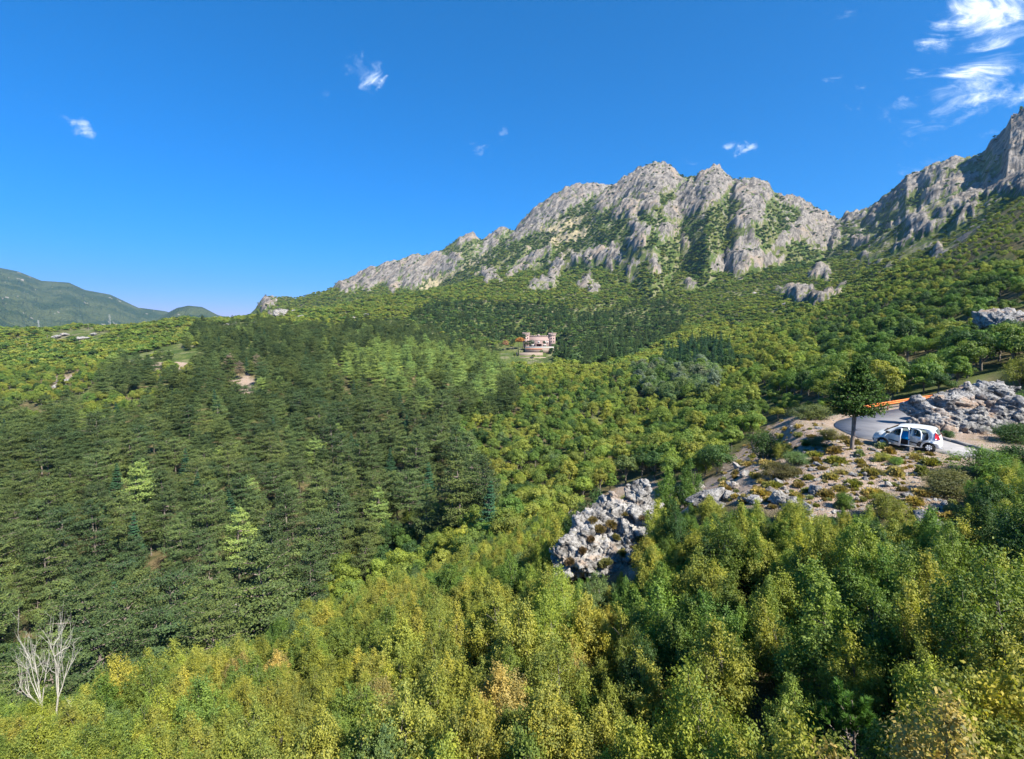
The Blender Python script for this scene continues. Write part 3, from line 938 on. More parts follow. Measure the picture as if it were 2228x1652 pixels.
def make_broad(seed, h=5.0, wdt=4.2, clumps=44, per=150, leaf=0.20, single=True):
    """round-headed broadleaf: clumps of leaf sprays on a dome, with a trunk"""
    g = np.random.default_rng(seed)
    C, Nn, T = [], [], []
    wood = [tube(*limb(np.array([0, 0, -0.5]), np.array([0.1, 0, h * 0.55]), 0.1, h * 0.03, h * 0.014, 6, g), 6)]
    for k in range(clumps):
        u = g.normal(size=3); u[2] = abs(u[2]) * 0.9 - 0.25; u = u / np.linalg.norm(u)
        rad = g.uniform(0.62, 1.0) if g.random() < 0.8 else g.uniform(0.2, 0.6)
        c = np.array([u[0] * wdt * 0.42 * rad, u[1] * wdt * 0.42 * rad, h * 0.50 + u[2] * h * 0.40 * rad])
        cr = wdt * g.uniform(0.05, 0.20)
        d = unit(g.normal(size=(per, 3)) + np.array([0, 0, 0.35]))
        p = c + d * (cr * (0.65 + 0.45 * g.random(per)))[:, None] * np.array([1, 1, 0.75])
        C.append(p); Nn.append(d * 1.0 + u * 0.3 + g.normal(size=(per, 3)) * 0.4)
        T.append(np.clip(g.normal(0.5, 0.15) + g.normal(0, 0.17, per), 0, 1))
        if k < 10:
            wood.append(tube(*limb(np.array([0, 0, h * g.uniform(0.15, 0.45)]), c, 0.12, h * 0.013, h * 0.003, 5, g), 4))
    C = np.concatenate(C); Nn = np.concatenate(Nn); T = np.concatenate(T)
    V, Q, Tn = leaf_mesh(C, Nn, leaf * g.uniform(0.6, 1.3, len(C)), 0.7, T, None, g)
    Vw, Qw = merge(wood)
    if single:
        V2 = np.concatenate([V, Vw]); Q2 = np.concatenate([Q, Qw + len(V)])
        return mesh_np('broadleaf', V2, quads=Q2, mats=[M_LEAF, M_BARK], face_attr={'tint': np.concatenate([Tn, np.zeros(len(Qw))])},
                       mat_idx=np.concatenate([np.zeros(len(Q), int), np.ones(len(Qw), int)]))
    return mesh_np('crown', V, quads=Q, mats=[M_LEAF], face_attr={'tint': Tn}), mesh_np('trunk', Vw, quads=Qw, mats=[M_BARK], smooth_sh=True)


def make_pine(seed, h=13.0, wdt=6.0, lo=0.28, whorls=13, arms=6, tufts=135, tsz=0.25, cone=0.8, flat=1.0, dens=1.0):
    """pine: straight trunk, whorls of level branches carrying flat pads of needle tufts"""
    g = np.random.default_rng(seed)
    C, Nn, T, AX = [], [], [], []
    lean = g.normal(size=2) * 0.25
    tr, rd = limb(np.array([0, 0, -0.8]), np.array([lean[0], lean[1], h * 0.97]), 0.15, h * 0.017, h * 0.003, 9, g)
    wood = [tube(tr, rd, 7)]
    for k in range(whorls):
        f = min(1.0, max(0.0, (k + g.uniform(-0.3, 0.3)) / (whorls - 1)))
        z = h * (lo + (0.985 - lo) * f)
        prof = (1 - f) ** cone * 0.95 + 0.10 if cone > 0 else 1
        prof *= (0.62 + 0.38 * min(1, f / 0.22))
        na = max(3, int(round(arms * (0.75 + 0.4 * (1 - f)))))
        a0 = g.uniform(0, 6.28)
        cx = lean * (z / h)
        for a in range(na):
            if g.random() < 0.10 and f < 0.8:
                continue
            an = a0 + a * 6.283 / na + g.normal() * 0.25
            L = wdt * 0.5 * prof * g.uniform(0.72, 1.2)
            dr_ = np.array([math.cos(an), math.sin(an), 0])
            rise = 0.10 + 0.25 * f + g.normal() * 0.06
            base = np.array([cx[0], cx[1], z])
            tip = base + dr_ * L + np.array([0, 0, L * rise])
            P, r_ = limb(base, tip, 0.08, 0.012 * h * (0.35 + 0.5 * (1 - f)), 0.012, 5, g)
            if L > 0.7:
                wood.append(tube(P, r_, 4))
            n = int(tufts * (0.35 + 0.75 * L / (wdt * 0.5)) * dens)
            s = g.uniform(0.22 if f < 0.75 else 0.0, 1.05, n)
            lat = g.normal(size=n) * (0.10 + 0.30 * np.sin(np.clip(s, 0, 1) * math.pi * 0.75)) * L * 0.75
            sdv = np.array([-math.sin(an), math.cos(an), 0])
            droop = -0.16 * L * (np.abs(lat) / max(L, .1))
            p = base + (tip - base) * s[:, None] + sdv * lat[:, None] + np.array([0, 0, 1]) * (droop + g.normal(size=n) * 0.09 * flat + 0.06)[:, None]
            C.append(p)
            nv = np.array([0, 0, 1.0]) + dr_ * 0.35 + g.normal(size=(n, 3)) * 0.42
            Nn.append(nv)
            AX.append(dr_ * 0.8 + sdv * (np.sign(lat) * 0.7)[:, None] + np.array([0, 0, 0.5]))
            T.append(np.clip(g.normal(0.48, 0.12) + g.normal(0, 0.18, n) + 0.12 * (s - 0.5), 0, 1))
    C = np.concatenate(C); Nn = np.concatenate(Nn); T = np.concatenate(T); AX = np.concatenate(AX)
    V, Q, Tn = leaf_mesh(C, Nn, tsz * g.uniform(0.6, 1.35, len(C)), 0.55, T, AX, g)
    # a second, upright set of tufts gives the pads body
    m = g.random(len(C)) < 0.5
    V2, Q2, T2 = leaf_mesh(C[m] + [0, 0, 0.06], AX[m] * 0.2 + g.normal(size=(m.sum(), 3)), tsz * 0.8, 0.5, T[m], np.broadcast_to(np.array([0, 0, 1.0]), (m.sum(), 3)) + AX[m] * 0.5, g)
    V = np.concatenate([V, V2]); Q = np.concatenate([Q, Q2 + len(C) * 4]); Tn = np.concatenate([Tn, T2])
    me = mesh_np('crown', V, quads=Q, mats=[M_NEEDLE], face_attr={'tint': Tn})
    Vw, Qw = merge(wood)
    return me, mesh_np('trunk', Vw, quads=Qw, mats=[M_PBARK], smooth_sh=True)


def make_cypress(seed, h=9.0, r=1.0, n=2600, leaf=0.34):
    g = np.random.default_rng(seed)
    t = g.random(n) ** 0.8
    prof = np.sin(np.clip(t * 0.93 + 0.07, 0, 1) * math.pi) ** 0.55 * (1.08 - 0.75 * t)
    an = g.uniform(0, 6.283, n)
    bump = 1 + 0.18 * np.sin(an * 3 + t * 14) + 0.1 * np.sin(an * 5 - t * 23)
    rr_ = r * prof * bump * (0.8 + 0.25 * g.random(n))
    C = np.stack([np.cos(an) * rr_, np.sin(an) * rr_, 0.3 + t * (h - 0.3)], 1)
    N_ = np.stack([np.cos(an), np.sin(an), np.full(n, 0.35)], 1) + g.normal(size=(n, 3)) * 0.4
    V, Q, T = leaf_mesh(C, N_, leaf * g.uniform(0.6, 1.3, n), 0.55, np.clip(g.normal(0.45, 0.2, n), 0, 1), np.broadcast_to(np.array([0, 0, 1.0]), (n, 3)), g)
    Vw, Qw = tube(*limb(np.array([0, 0, -0.5]), np.array([0, 0, h * 0.8]), 0.02, 0.14, 0.03, 5, g), 6)
    V2 = np.concatenate([V, Vw]); Q2 = np.concatenate([Q, Qw + len(V)])
    return mesh_np('cypress', V2, quads=Q2, mats=[M_NEEDLE, M_PBARK], face_attr={'tint': np.concatenate([T, np.zeros(len(Qw))])},
                   mat_idx=np.concatenate([np.zeros(n, int), np.ones(len(Qw), int)]))


def make_cushion(seed, r=0.4, h=0.35, n=900, blade=0.2, wid=0.12):
    """low cushion of stiff stems"""
    g = np.random.default_rng(seed)
    d = unit(g.normal(size=(n, 3)) * np.array([1, 1, 0.8]) + np.array([0, 0, 0.7])); d[:, 2] = np.abs(d[:, 2])
    lump = 1 + 0.22 * np.sin(d[:, 0] * 7 + seed) * np.cos(d[:, 1] * 6)
    C = d * np.array([r, r, h]) * (g.uniform(0.45, 0.95, n) * lump)[:, None] + np.array([0, 0, -0.03])
    side = unit(np.cross(d, g.normal(size=(n, 3))))
    V, Q, T = leaf_mesh(C, side, blade * g.uniform(0.6, 1.4, n), wid / blade * 0.8, np.clip(g.normal(0.5, 0.22, n), 0, 1), d, g)
    return mesh_np('cushion', V, quads=Q, mats=[M_LEAF], face_attr={'tint': T})


HORN = [make_hornbeam(100 + i, h=(4.3, 3.6, 4.8, 4.0, 3.2, 4.4, 3.9)[i], wdt=(3.2, 3.0, 3.4, 2.6, 3.0, 2.4, 3.6)[i], plumes=(22, 20, 24, 17, 18, 15, 24)[i]) for i in range(7)]
BROAD = [make_broad(200 + i, h=(5.4, 4.6, 6.6, 4.0, 5.0, 6.0, 3.6, 5.2)[i], wdt=(4.6, 4.8, 3.6, 4.6, 3.4, 5.2, 5.0, 4.0)[i], clumps=(44, 30, 52, 26, 60, 38, 24, 34)[i], per=(150, 190, 120, 200, 110, 170, 200, 160)[i]) for i in range(8)]
PINE = [make_pine(300 + i, h=(13, 11.5, 14, 11, 12.5, 9.5)[i], wdt=(6.8, 7.6, 7.0, 6.6, 8.4, 6.0)[i], lo=(0.3, 0.38, 0.25, 0.35, 0.42, 0.15)[i], cone=(0.45, 0.35, 0.5, 0.4, 0.3, 0.5)[i], whorls=(10, 8, 11, 9, 8, 9)[i], tsz=0.27, tufts=200, arms=5, flat=1.9) for i in range(6)]
FIR = [make_pine(350 + i, h=(13, 11)[i], wdt=(4.8, 4.6)[i], lo=0.06, whorls=20, arms=7, tufts=80, cone=1.05, tsz=0.26, flat=0.6) for i in range(2)]
CYP = [make_cypress(400 + i, h=(9, 7.5, 10.5)[i], r=(0.95, 1.1, 1.3)[i]) for i in range(3)]
SCRUB = [make_broad(500 + i, h=(4.6, 3.8, 5.2)[i], wdt=(4.8, 4.6, 4.4)[i], clumps=20, per=34, leaf=0.62) for i in range(3)]
CUSH = [make_cushion(600 + i, r=(0.42, 0.55, 0.35, 0.5)[i], h=(0.34, 0.36, 0.4, 0.28)[i]) for i in range(4)]

# ------------------------------------------------------------------ planting plan
_k = lambda r, g, b, m=1.3: (min(r * m * 1.25, .5), min(g * m * 1.24, .5), b * m * 1.5)
GOLD = _k(0.205, 0.205, 0.04, 1.15); TAN = _k(0.25, 0.21, 0.07, 1.1); OLIVE = _k(0.145, 0.16, 0.03, 1.4); LIME = _k(0.14, 0.18, 0.03); GREEN = _k(0.075, 0.125, 0.024)
DGREEN = _k(0.036, 0.07, 0.02); BLUEG = _k(0.088, 0.13, 0.045); SAGE = _k(0.12, 0.15, 0.095, 1.15); YELL = _k(0.19, 0.215, 0.035, 1.15); MIDG = _k(0.10, 0.14, 0.028)
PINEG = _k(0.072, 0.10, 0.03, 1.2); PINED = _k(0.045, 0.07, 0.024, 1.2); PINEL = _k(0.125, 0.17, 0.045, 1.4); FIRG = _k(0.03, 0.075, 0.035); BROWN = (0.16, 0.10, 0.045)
CNAME = {GOLD: 'golden olive', TAN: 'tan gold', OLIVE: 'olive green', LIME: 'lime green', GREEN: 'fresh green', DGREEN: 'dark green', BLUEG: 'blue-green', SAGE: 'grey-green',
         YELL: 'bright yellow-green', MIDG: 'mid green', PINEG: 'olive green', PINED: 'dark green', PINEL: 'pale green', FIRG: 'deep blue-green', BROWN: 'brown'}

PINE_PX = [(-400,900),(0,885),(60,860),(110,870),(200,830),(260,765),(330,752),(400,735),(420,705),(560,690),(720,705),(860,690),(940,712),(1010,742),(1075,752),(1110,800),(1128,845),(1080,872),(1000,885),
           (960,930),(1000,955),(1075,1000),(1080,1060),(1000,1075),(930,1095),(850,1110),(820,1150),(700,1215),(640,1280),(520,1325),(350,1375),(200,1400),(0,1425),(-400,1450)]
FORE = [(-900,1500),(0,1470),(150,1450),(200,1425),(350,1375),(480,1350),(600,1290),(680,1235),(740,1200),(820,1170),(900,1130),(1000,1095),(1100,1085),(1180,1110),(1250,1075),(1300,1020),(1420,1000),(1560,960),(1640,900),(1730,880),(1810,860),(1900,862),(2040,850),(2400,860)]
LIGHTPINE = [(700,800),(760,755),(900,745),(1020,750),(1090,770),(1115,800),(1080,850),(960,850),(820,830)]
DARKWOOD = [(880,690),(940,655),(1080,650),(1180,655),(1300,680),(1420,650),(1500,660),(1480,715),(1380,770),(1270,790),(1210,770),(1130,740),(1000,735)]
DARKCON = [(1440,770),(1480,745),(1540,735),(1590,745),(1600,790),(1530,800),(1450,800)]
SAGEZ = [(1380,800),(1440,790),(1500,790),(1560,800),(1560,850),(1470,865),(1380,850)]
YBAND = [(1230,760),(1350,720),(1560,700),(1700,720),(1760,760),(1700,790),(1560,770),(1400,775)]
YBAND2 = [(1130,780),(1260,770),(1340,800),(1300,830),(1160,820)]
RDARK = [(1760,700),(1850,655),(2000,640),(2228,560),(2500,500),(2500,800),(2228,790),(2050,790),(1900,800),(1780,760)]
MARKS = [('the white rock outcrop', 1330, 1150), ('the hairpin road', 1900, 925), ('the bare dead tree', 85, 1390), ('the pink castle', 1170, 740),
         ('the dry clearing among the pines', 410, 785), ('the two power pylons', 170, 710), ('the grey roadside rock', 2120, 900), ('the lone roadside conifer', 1853, 860),
         ('the pale rocks under the pines', 500, 1360), ('the needle-bushy young pine', 1855, 1560), ('the small stony clearing', 1660, 1370), ('the grey-green tree clump', 1470, 825),
         ('the mountain foot', 1400, 640), ('the pale green pine knoll', 900, 790), ('the bottom edge of the slope', 1000, 1600), ('the lower left slope', 250, 1560), ('the lower right slope', 2150, 1560),
         ('the stony terrace', 1780, 1040), ('the dead grey pine', 525, 800)]


def where(px, py):
    best = min(MARKS, key=lambda m: math.hypot((m[1] - px), (m[2] - py) * 1.3))
    dx_, dy_ = px - best[1], py - best[2]
    if math.hypot(dx_, dy_) < 55:
        rel = 'right beside'
    elif abs(dx_) > abs(dy_) * 1.2:
        rel = 'left of' if dx_ < 0 else 'right of'
    else:
        rel = 'up behind' if dy_ < 0 else 'below'
    return rel + ' ' + best[0]


def pick(g, opts):
    r = g.random(); c = 0
    for col, p in opts:
        c += p
        if r < c:
            return col
    return opts[-1][0]


def ridge_y(px):
    return S * np.interp(px, [-900, 0, 300, 600, 850, 1000, 1114, 1400, 1650, 2228], [15, 16.5, 20.5, 27.5, 38, 44, 48, 50, 46, 48])


def boundary(px):
    return np.interp(px, [p[0] for p in FORE], [p[1] for p in FORE])


P1 = lambda x, y, poly: bool(in_poly(np.array([x]), np.array([y]), poly)[0])
cand = []          # kind, X, Y, Z, px, py, scale, colour
gs = np.random.default_rng(42)


def scatter(y0, y1, step, grow=0.0):
    """jittered points (metres), spacing grows with distance"""
    out = []
    y = y0
    while y < y1:
        st = step * (1 + grow * (y - y0) / y0)
        xs = np.arange(-1.30 * y - 12, 1.30 * y + 12, st)
        out.append(np.stack([xs + gs.uniform(-.5, .5, len(xs)) * st * 0.9, y + gs.uniform(-.5, .5, len(xs)) * st * 0.9], 1))
        y += st * 0.87
    p = np.concatenate(out)
    return p[p[:, 1] > 2.5]


def canopy_info(pts, top):
    X, Y = pts[:, 0], pts[:, 1]
    Z = ground(X, Y)
    px, py = proj(X / Y, (Z + top) / Y)
    px0, py0 = proj(X / Y, Z / Y)
    wtop = (Z + top * 1.3) / Y
    a = X / Y
    ia = np.clip(np.searchsorted(A, a), 0, nA - 1); ja = np.clip(np.searchsorted(Yr, Y / S) - 2, 0, nY - 1)
    vis = (wtop > WMAX[ia, ja] - 0.004)
    return Z, px, py, px0, py0, vis


hero = []     # keep-out circles (X, Y, r) for the specially placed plants


def clear_of(x, y):
    return all((x - h_[0]) ** 2 + (y - h_[1]) ** 2 > h_[2] ** 2 for h_ in hero)


_a = float(ray(1855, 1500)[0])
hero.append((_a * 8.3, 8.3, 1.35)); hero.append((_a * 7.0, 7.0, 0.9))
for (hx, hy, hr) in [(1853, 978, 2.6), (85, 1440, 3.0), (1855, 1640, 0.9)]:
    if hy < 1600:
        q = hit(hx, hy); hero.append((q[0], q[1], hr))

# nearest slope: hornbeams with real leaves
pts = scatter(4.2, 66, 1.30, 0.012)
Z, px, py, px0, py0, vis = canopy_info(pts, 1.9)
for i in range(len(pts)):
    x, y = pts[i]
    if not vis[i] or px[i] < -260 or px[i] > 2490:
        continue
    d = math.hypot(x, y)
    if d < 6.5 or not clear_of(x, y):
        continue
    if y > ridge_y(px0[i]) or in_poly(px0[i:i + 1], py0[i:i + 1], OPEN_PX)[0] or in_poly(px0[i:i + 1], py0[i:i + 1], OUT_PX)[0]:
        continue
    b = float(G(x / y, y / S, bare))
    if b > 0.35:
        continue
    if poly_dist(np.array([x / S]), np.array([y / S]), PAD)[0] < 0.8:
        continue
    hs = gs.uniform(0.40, 0.64) if gs.random() < 0.95 else gs.uniform(0.64, 0.8)
    # plants below the stony terrace and the outcrop stay low enough not to hide it
    for top_y, xa, xb in ((1100, 1420, 1560), (1125, 1560, 1760), (1105, 1760, 1960), (1140, 1960, 2090), (1240, 1190, 1420), (1005, 2060, 2228), (1440, -40, 170), (1385, 400, 600), (1130, 1970, 2090), (1200, 1960, 2020)):
        if (xa - 12 < px[i] < xb + 12 and y < 27) if xa == 1190 else (xa - 50 < px[i] < xb + 50):
            for _ in range(16):
                zt = Z[i] + 4.1 * hs
                if proj(x / y, zt / y)[1] < top_y + gs.uniform(-18, 22):
                    hs *= 0.9
    if hs < 0.16:
        continue
    if 420 < px0[i] < 600 and 1325 < py0[i] < 1400:
        continue
    X_, Y_ = px[i], py[i]
    n_ = fbm2(np.array([x / 6.0]), np.array([y / 6.0]), 2)[0]
    if X_ > 1900 and Y_ > 1240:
        op = [(GOLD, .34), (OLIVE, .34), (TAN, .05), (MIDG, .17), (YELL, .10)]
    elif X_ > 1850 and Y_ < 1250:
        op = [(DGREEN, .2), (GREEN, .3), (MIDG, .2), (OLIVE, .2), (GOLD, .1)]
    elif 1380 < X_ < 1700 and 1120 < Y_ < 1450:
        op = [(GREEN, .3), (MIDG, .25), (DGREEN, .08), (OLIVE, .25), (GOLD, .12)]
    elif 1550 < X_ < 2100 and 1230 < Y_ < 1480:
        op = [(MIDG, .36), (GREEN, .12), (OLIVE, .34), (GOLD, .1), (YELL, .08)]
    elif Y_ < 1130 and X_ > 1200:
        op = [(DGREEN, .3), (GREEN, .3), (OLIVE, .4)]
    elif Y_ < 1350 and X_ < 1400:
        op = [(OLIVE, .3), (LIME, .22), (GREEN, .13), (GOLD, .25), (BLUEG, .1)]
    else:
        op = [(GOLD, .22), (OLIVE, .32), (TAN, .03), (YELL, .14), (BLUEG, .04), (MIDG, .13), (LIME, .09), (GREEN, .03)]
    # neighbours tend to share a colour
    colr = pick(gs, op)
    cand.append(('horn', x, y, Z[i], px[i], py[i], hs, colr))

# understorey at the foot of the pines
pts = scatter(18, 75, 2.2)
Z, px, py, px0, py0, vis = canopy_info(pts, 2.4)
for i in np.where(vis & (px < 1120))[0]:
    x, y = pts[i]
    r_ = ridge_y(px0[i])
    if y < r_ or y > r_ + 17 or not clear_of(x, y) or (420 < px0[i] < 600 and gs.random() < .8):
        continue
    cand.append(('horn', x, y, Z[i], px[i], py[i], gs.uniform(0.5, 0.9), pick(gs, [(GREEN, .4), (LIME, .15), (MIDG, .3), (DGREEN, .15)])))

# low shrubs between the near thicket and the stony terrace
pts = scatter(12, 40, 1.25)
Z, px, py, px0, py0, vis = canopy_info(pts, 1.0)
strip = in_poly(px0, py0, [(1425, 1120), (1560, 1108), (1700, 1128), (1790, 1158), (1860, 1130), (1960, 1118), (2030, 1165), (2110, 1155), (2150, 1330), (1400, 1330)])
for i in np.where(strip & vis)[0]:
    x, y = pts[i]
    lim = float(np.interp(px[i], [1400, 1560, 1700, 1800, 1900, 1960, 2030, 2110, 2200], [1120, 1108, 1120, 1150, 1128, 1115, 1160, 1130, 1060])) + gs.uniform(-30, 14)
    w_l = float(ray(px[i], lim)[1])
    hmax = w_l * y - Z[i]
    hs = min(gs.uniform(0.3, 0.62), hmax / 4.1)
    if hs < 0.13:
        continue
    cand.append(('horn', x, y, Z[i], px[i], py[i], hs, pick(gs, [(OLIVE, .3), (GREEN, .25), (GOLD, .2), (DGREEN, .1), (YELL, .15)])))

# pine forest
pts = scatter(18, 700, 6.1, 0.004)
Z, px, py, px0, py0, vis = canopy_info(pts, 9.0)
inp = in_poly(px, py, PINE_PX)
lp = in_poly(px, py, LIGHTPINE)
bb_ = G(pts[:, 0] / pts[:, 1], pts[:, 1] / S, bare)
nz = fbm2(pts[:, 0] / 40, pts[:, 1] / 40, 3)
ckp = (px > 1082) & (px < 1212) & (py < 789)
for i in np.where(inp & vis & (bb_ < 0.3) & ~ckp)[0]:
    x, y = pts[i]
    if not clear_of(x, y) or y < ridge_y(px0[i]) + 14:
        if y > ridge_y(px0[i]) and clear_of(x, y) and gs.random() < 0.6:
            cand.append(('horn', x, y, Z[i], px[i], py[i], gs.uniform(0.6, 0.95), pick(gs, [(GREEN, .4), (LIME, .2), (MIDG, .3), (BLUEG, .1)])))
        continue
    X_, Y_ = px[i], py[i]
    if X_ < 430 and Y_ < 900 and nz[i] > -0.05 and Y_ < 880 - 0.0 * X_:
        # mixed wood on the left shoulder
        cand.append(('broad', x, y, Z[i], X_, Y_, gs.uniform(0.9, 1.4), pick(gs, [(MIDG, .35), (LIME, .25), (OLIVE, .3), (GREEN, .1)]))); continue
    if nz[i] > 0.75 and Y_ < 1000 and not lp[i]:
        cand.append(('broad', x, y, Z[i], X_, Y_, gs.uniform(1.0, 1.5), pick(gs, [(LIME, .4), (YELL, .3), (MIDG, .3)]))); continue
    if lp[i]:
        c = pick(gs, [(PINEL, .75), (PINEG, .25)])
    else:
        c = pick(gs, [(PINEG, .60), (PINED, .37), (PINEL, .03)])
    if gs.random() < 0.05:
        cand.append(('fir', x, y, Z[i], X_, Y_, gs.uniform(0.6, 1.0), FIRG)); continue
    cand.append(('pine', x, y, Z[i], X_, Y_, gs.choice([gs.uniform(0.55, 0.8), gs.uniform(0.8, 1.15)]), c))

# mixed broadleaf wood of the valley and the mountain foot
pts = scatter(20, 780, 3.7, 0.015)
Z, px, py, px0, py0, vis = canopy_info(pts, 4.0)
inp = in_poly(px, py, PINE_PX)
bb_ = G(pts[:, 0] / pts[:, 1], pts[:, 1] / S, bare)
rk_ = G(pts[:, 0] / pts[:, 1], pts[:, 1] / S, rk)
zn = {k: in_poly(px, py, p) for k, p in dict(dw=DARKWOOD, dc=DARKCON, sg=SAGEZ, yb=YBAND, yb2=YBAND2, rd=RDARK).items()}
nz = fbm2(pts[:, 0] / 30, pts[:, 1] / 30, 3)
nz2 = fbm2(pts[:, 0] / 90 + 9, pts[:, 1] / 90, 3)
castle_keep = [(1132,742),(1208,742),(1210,775),(1160,790),(1085,790)]
ck = in_poly(px0, py0, castle_keep) | ((px > 1078) & (px < 1208) & (py < 787) & (pts[:, 1] < CASTLE_Y + 12))
for i in np.where(vis & ~inp & (bb_ < 0.3) & (rk_ < 0.12) & ~ck)[0]:
    x, y = pts[i]
    X_, Y_ = px[i], py[i]
    if X_ < -150 or X_ > 2380 or not clear_of(x, y) or y < ridge_y(px0[i]) + 1 or (X_ < 1100 and y < 52):
        continue
    if poly_dist(np.array([x / S]), np.array([y / S]), PAD)[0] < 1.2:
        continue
    if zn['dw'][i]:
        r = gs.random()
        if r < 0.05: cand.append(('cyp', x, y, Z[i], X_, Y_, gs.uniform(0.8, 1.3), DGREEN)); continue
        if r < 0.14: cand.append(('pine', x, y, Z[i], X_, Y_, gs.uniform(0.7, 0.95), PINED)); continue
        op = [(DGREEN, .5), (GREEN, .2), (BLUEG, .2), (MIDG, .1)]
    elif zn['dc'][i]:
        if gs.random() < 0.16: cand.append(('fir', x, y, Z[i], X_, Y_, gs.uniform(0.6, 1.05), FIRG)); continue
        op = [(DGREEN, .75), (GREEN, .25)]
    elif zn['sg'][i]: op = [(SAGE, .42), (BLUEG, .38), (GREEN, .2)]
    elif zn['yb'][i]: op = [(YELL, .3), (OLIVE, .35), (LIME, .2), (MIDG, .15)]
    elif zn['yb2'][i]: op = [(YELL, .5), (LIME, .3), (OLIVE, .2)]
    elif zn['rd'][i]: op = [(DGREEN, .38), (GREEN, .4), (MIDG, .14), (OLIVE, .08)]
    elif Y_ < 700: op = [(MIDG, .34), (OLIVE, .30), (DGREEN, .08), (GREEN, .16), (LIME, .12)] if nz2[i] < 0.1 else [(OLIVE, .3), (LIME, .3), (YELL, .15), (MIDG, .25)]
    elif X_ < 420: op = [(OLIVE, .3), (MIDG, .3), (GREEN, .2), (LIME, .15), (DGREEN, .05)]
    elif nz2[i] > 0.2: op = [(LIME, .3), (YELL, .15), (OLIVE, .25), (MIDG, .2), (GREEN, .1)]
    elif nz[i] < -0.45: op = [(DGREEN, .6), (GREEN, .4)]
    else: op = [(MIDG, .3), (OLIVE, .22), (GREEN, .25), (LIME, .12), (DGREEN, .08), (BLUEG, .03)]
    sc_ = gs.uniform(0.65, 1.15) * (0.8 if X_ > 1250 and Y_ < 700 else 1)
    if 1640 < X_ < 2228 and Y_ > 830: sc_ *= 0.55
    if zn['sg'][i]: sc_ *= 1.5
    if X_ > 1830 and Y_ < 560: sc_ *= 0.62
    cand.append(('broad', x, y, Z[i], X_, Y_, sc_, pick(gs, op)))

# mountain scrub
pts = scatter(780, 2150, 6.6, 0.12)
Z, px, py, px0, py0, vis = canopy_info(pts, 3.0)
rk_ = G(pts[:, 0] / pts[:, 1], pts[:, 1] / S, rk); dr_m = G(pts[:, 0] / pts[:, 1], pts[:, 1] / S, drym)
nz = fbm2(pts[:, 0] / 70, pts[:, 1] / 120, 4)
nz2 = fbm2(pts[:, 0] / 25, pts[:, 1] / 25, 3)
keep = vis & (px > -60) & (px < 2290) & (gs.random(len(pts)) < np.where(rk_ > 0.15, 0.05, 1.0) * np.where(dr_m > 0.4, 0.15, 1.0) * np.where((px > 1850) & (py < 500), 0.5, 1.0) * np.where(nz2 > 0.55, 0.35, 1.0))
keep &= ~((px < 560) & (pts[:, 1] > 900))
for i in np.where(keep)[0]:
    X_, Y_ = px[i], py[i]
    if Y_ > 590 or nz[i] > 0.25: op = [(MIDG, .32), (OLIVE, .30), (LIME, .18), (GREEN, .15), (DGREEN, .05)]
    else: op = [(DGREEN, .42), (GREEN, .36), (MIDG, .14), (OLIVE, .08)]
    cand.append(('scrub', pts[i, 0], pts[i, 1], Z[i], X_, Y_, gs.uniform(0.7, 1.5), pick(gs, op)))

# ------------------------------------------------------------------ build the plants
def jit(col, g=gs):
    v = g.uniform(0.80, 1.20); w = g.uniform(0.93, 1.08)
    return (col[0] * v * w, col[1] * v, col[2] * v / w)


by = {}
for c in cand:
    by.setdefault(c[0], []).append(c)
KINDS = {
 'horn': ('hornbeam_tree', 'many-stemmed hornbeam', 'hornbeam tree', HORN, True, 300),
 'pine': ('pine_tree', 'pine with level branches', 'pine tree', PINE, True, 300),
 'fir': ('fir_tree', 'pointed fir', 'fir tree', FIR, True, 300),
 'broad': ('broadleaf_tree', 'round-headed broadleaf tree', 'broadleaf tree', BROAD, False, 300),
 'cyp': ('cypress_tree', 'slim pointed cypress', 'cypress tree', CYP, False, 300),
 'scrub': ('scrub_tree', 'low scrub tree', 'scrub tree', SCRUB, False, 0),
}
SRC = {}


def size_word(k, s):
    return 'tall ' if s > (1.0 if k != 'broad' else 1.1) else ('small ' if s < 0.72 else '')


def plant(k, x, y, z, s, colr, label, group, variant=None, rotz=None, lean=(0, 0), name=None, cat=None, zs=1.0):
    nm, txt, ct, protos, parts_, _ = KINDS[k]
    v = int(gs.integers(len(protos))) if variant is None else variant
    rz = gs.uniform(0, 6.28) if rotz is None else rotz
    ic = jit(colr)
    if parts_:
        root = link(name or nm, None, loc=(x, y, z), rot=(lean[0], lean[1], rz), scale=(s, s, s * zs))
        if k == 'horn':
            root.rotation_euler = (Matrix.Rotation(lean[1], 3, 'Y') @ Matrix.Rotation(lean[0], 3, 'X') @ Matrix.Rotation(rz, 3, 'Z')).to_euler()
            root.scale = (s * gs.uniform(.8, 1.1), s * gs.uniform(.8, 1.1), s * gs.uniform(.95, 1.2))
        root.empty_display_size = 0.3
        cr = link('crown', protos[v][0], parent=root); cr['icol'] = ic
        link('trunk', protos[v][1], parent=root)
        SRC.setdefault((k, v), cr)
    else:
        root = link(name or nm, protos[v], loc=(x, y, z), rot=(lean[0], lean[1], rz), scale=(s, s, s * zs))
        root['icol'] = ic
        SRC.setdefault((k, v), root)
    tag(root, label, cat or ct, group)
    return root


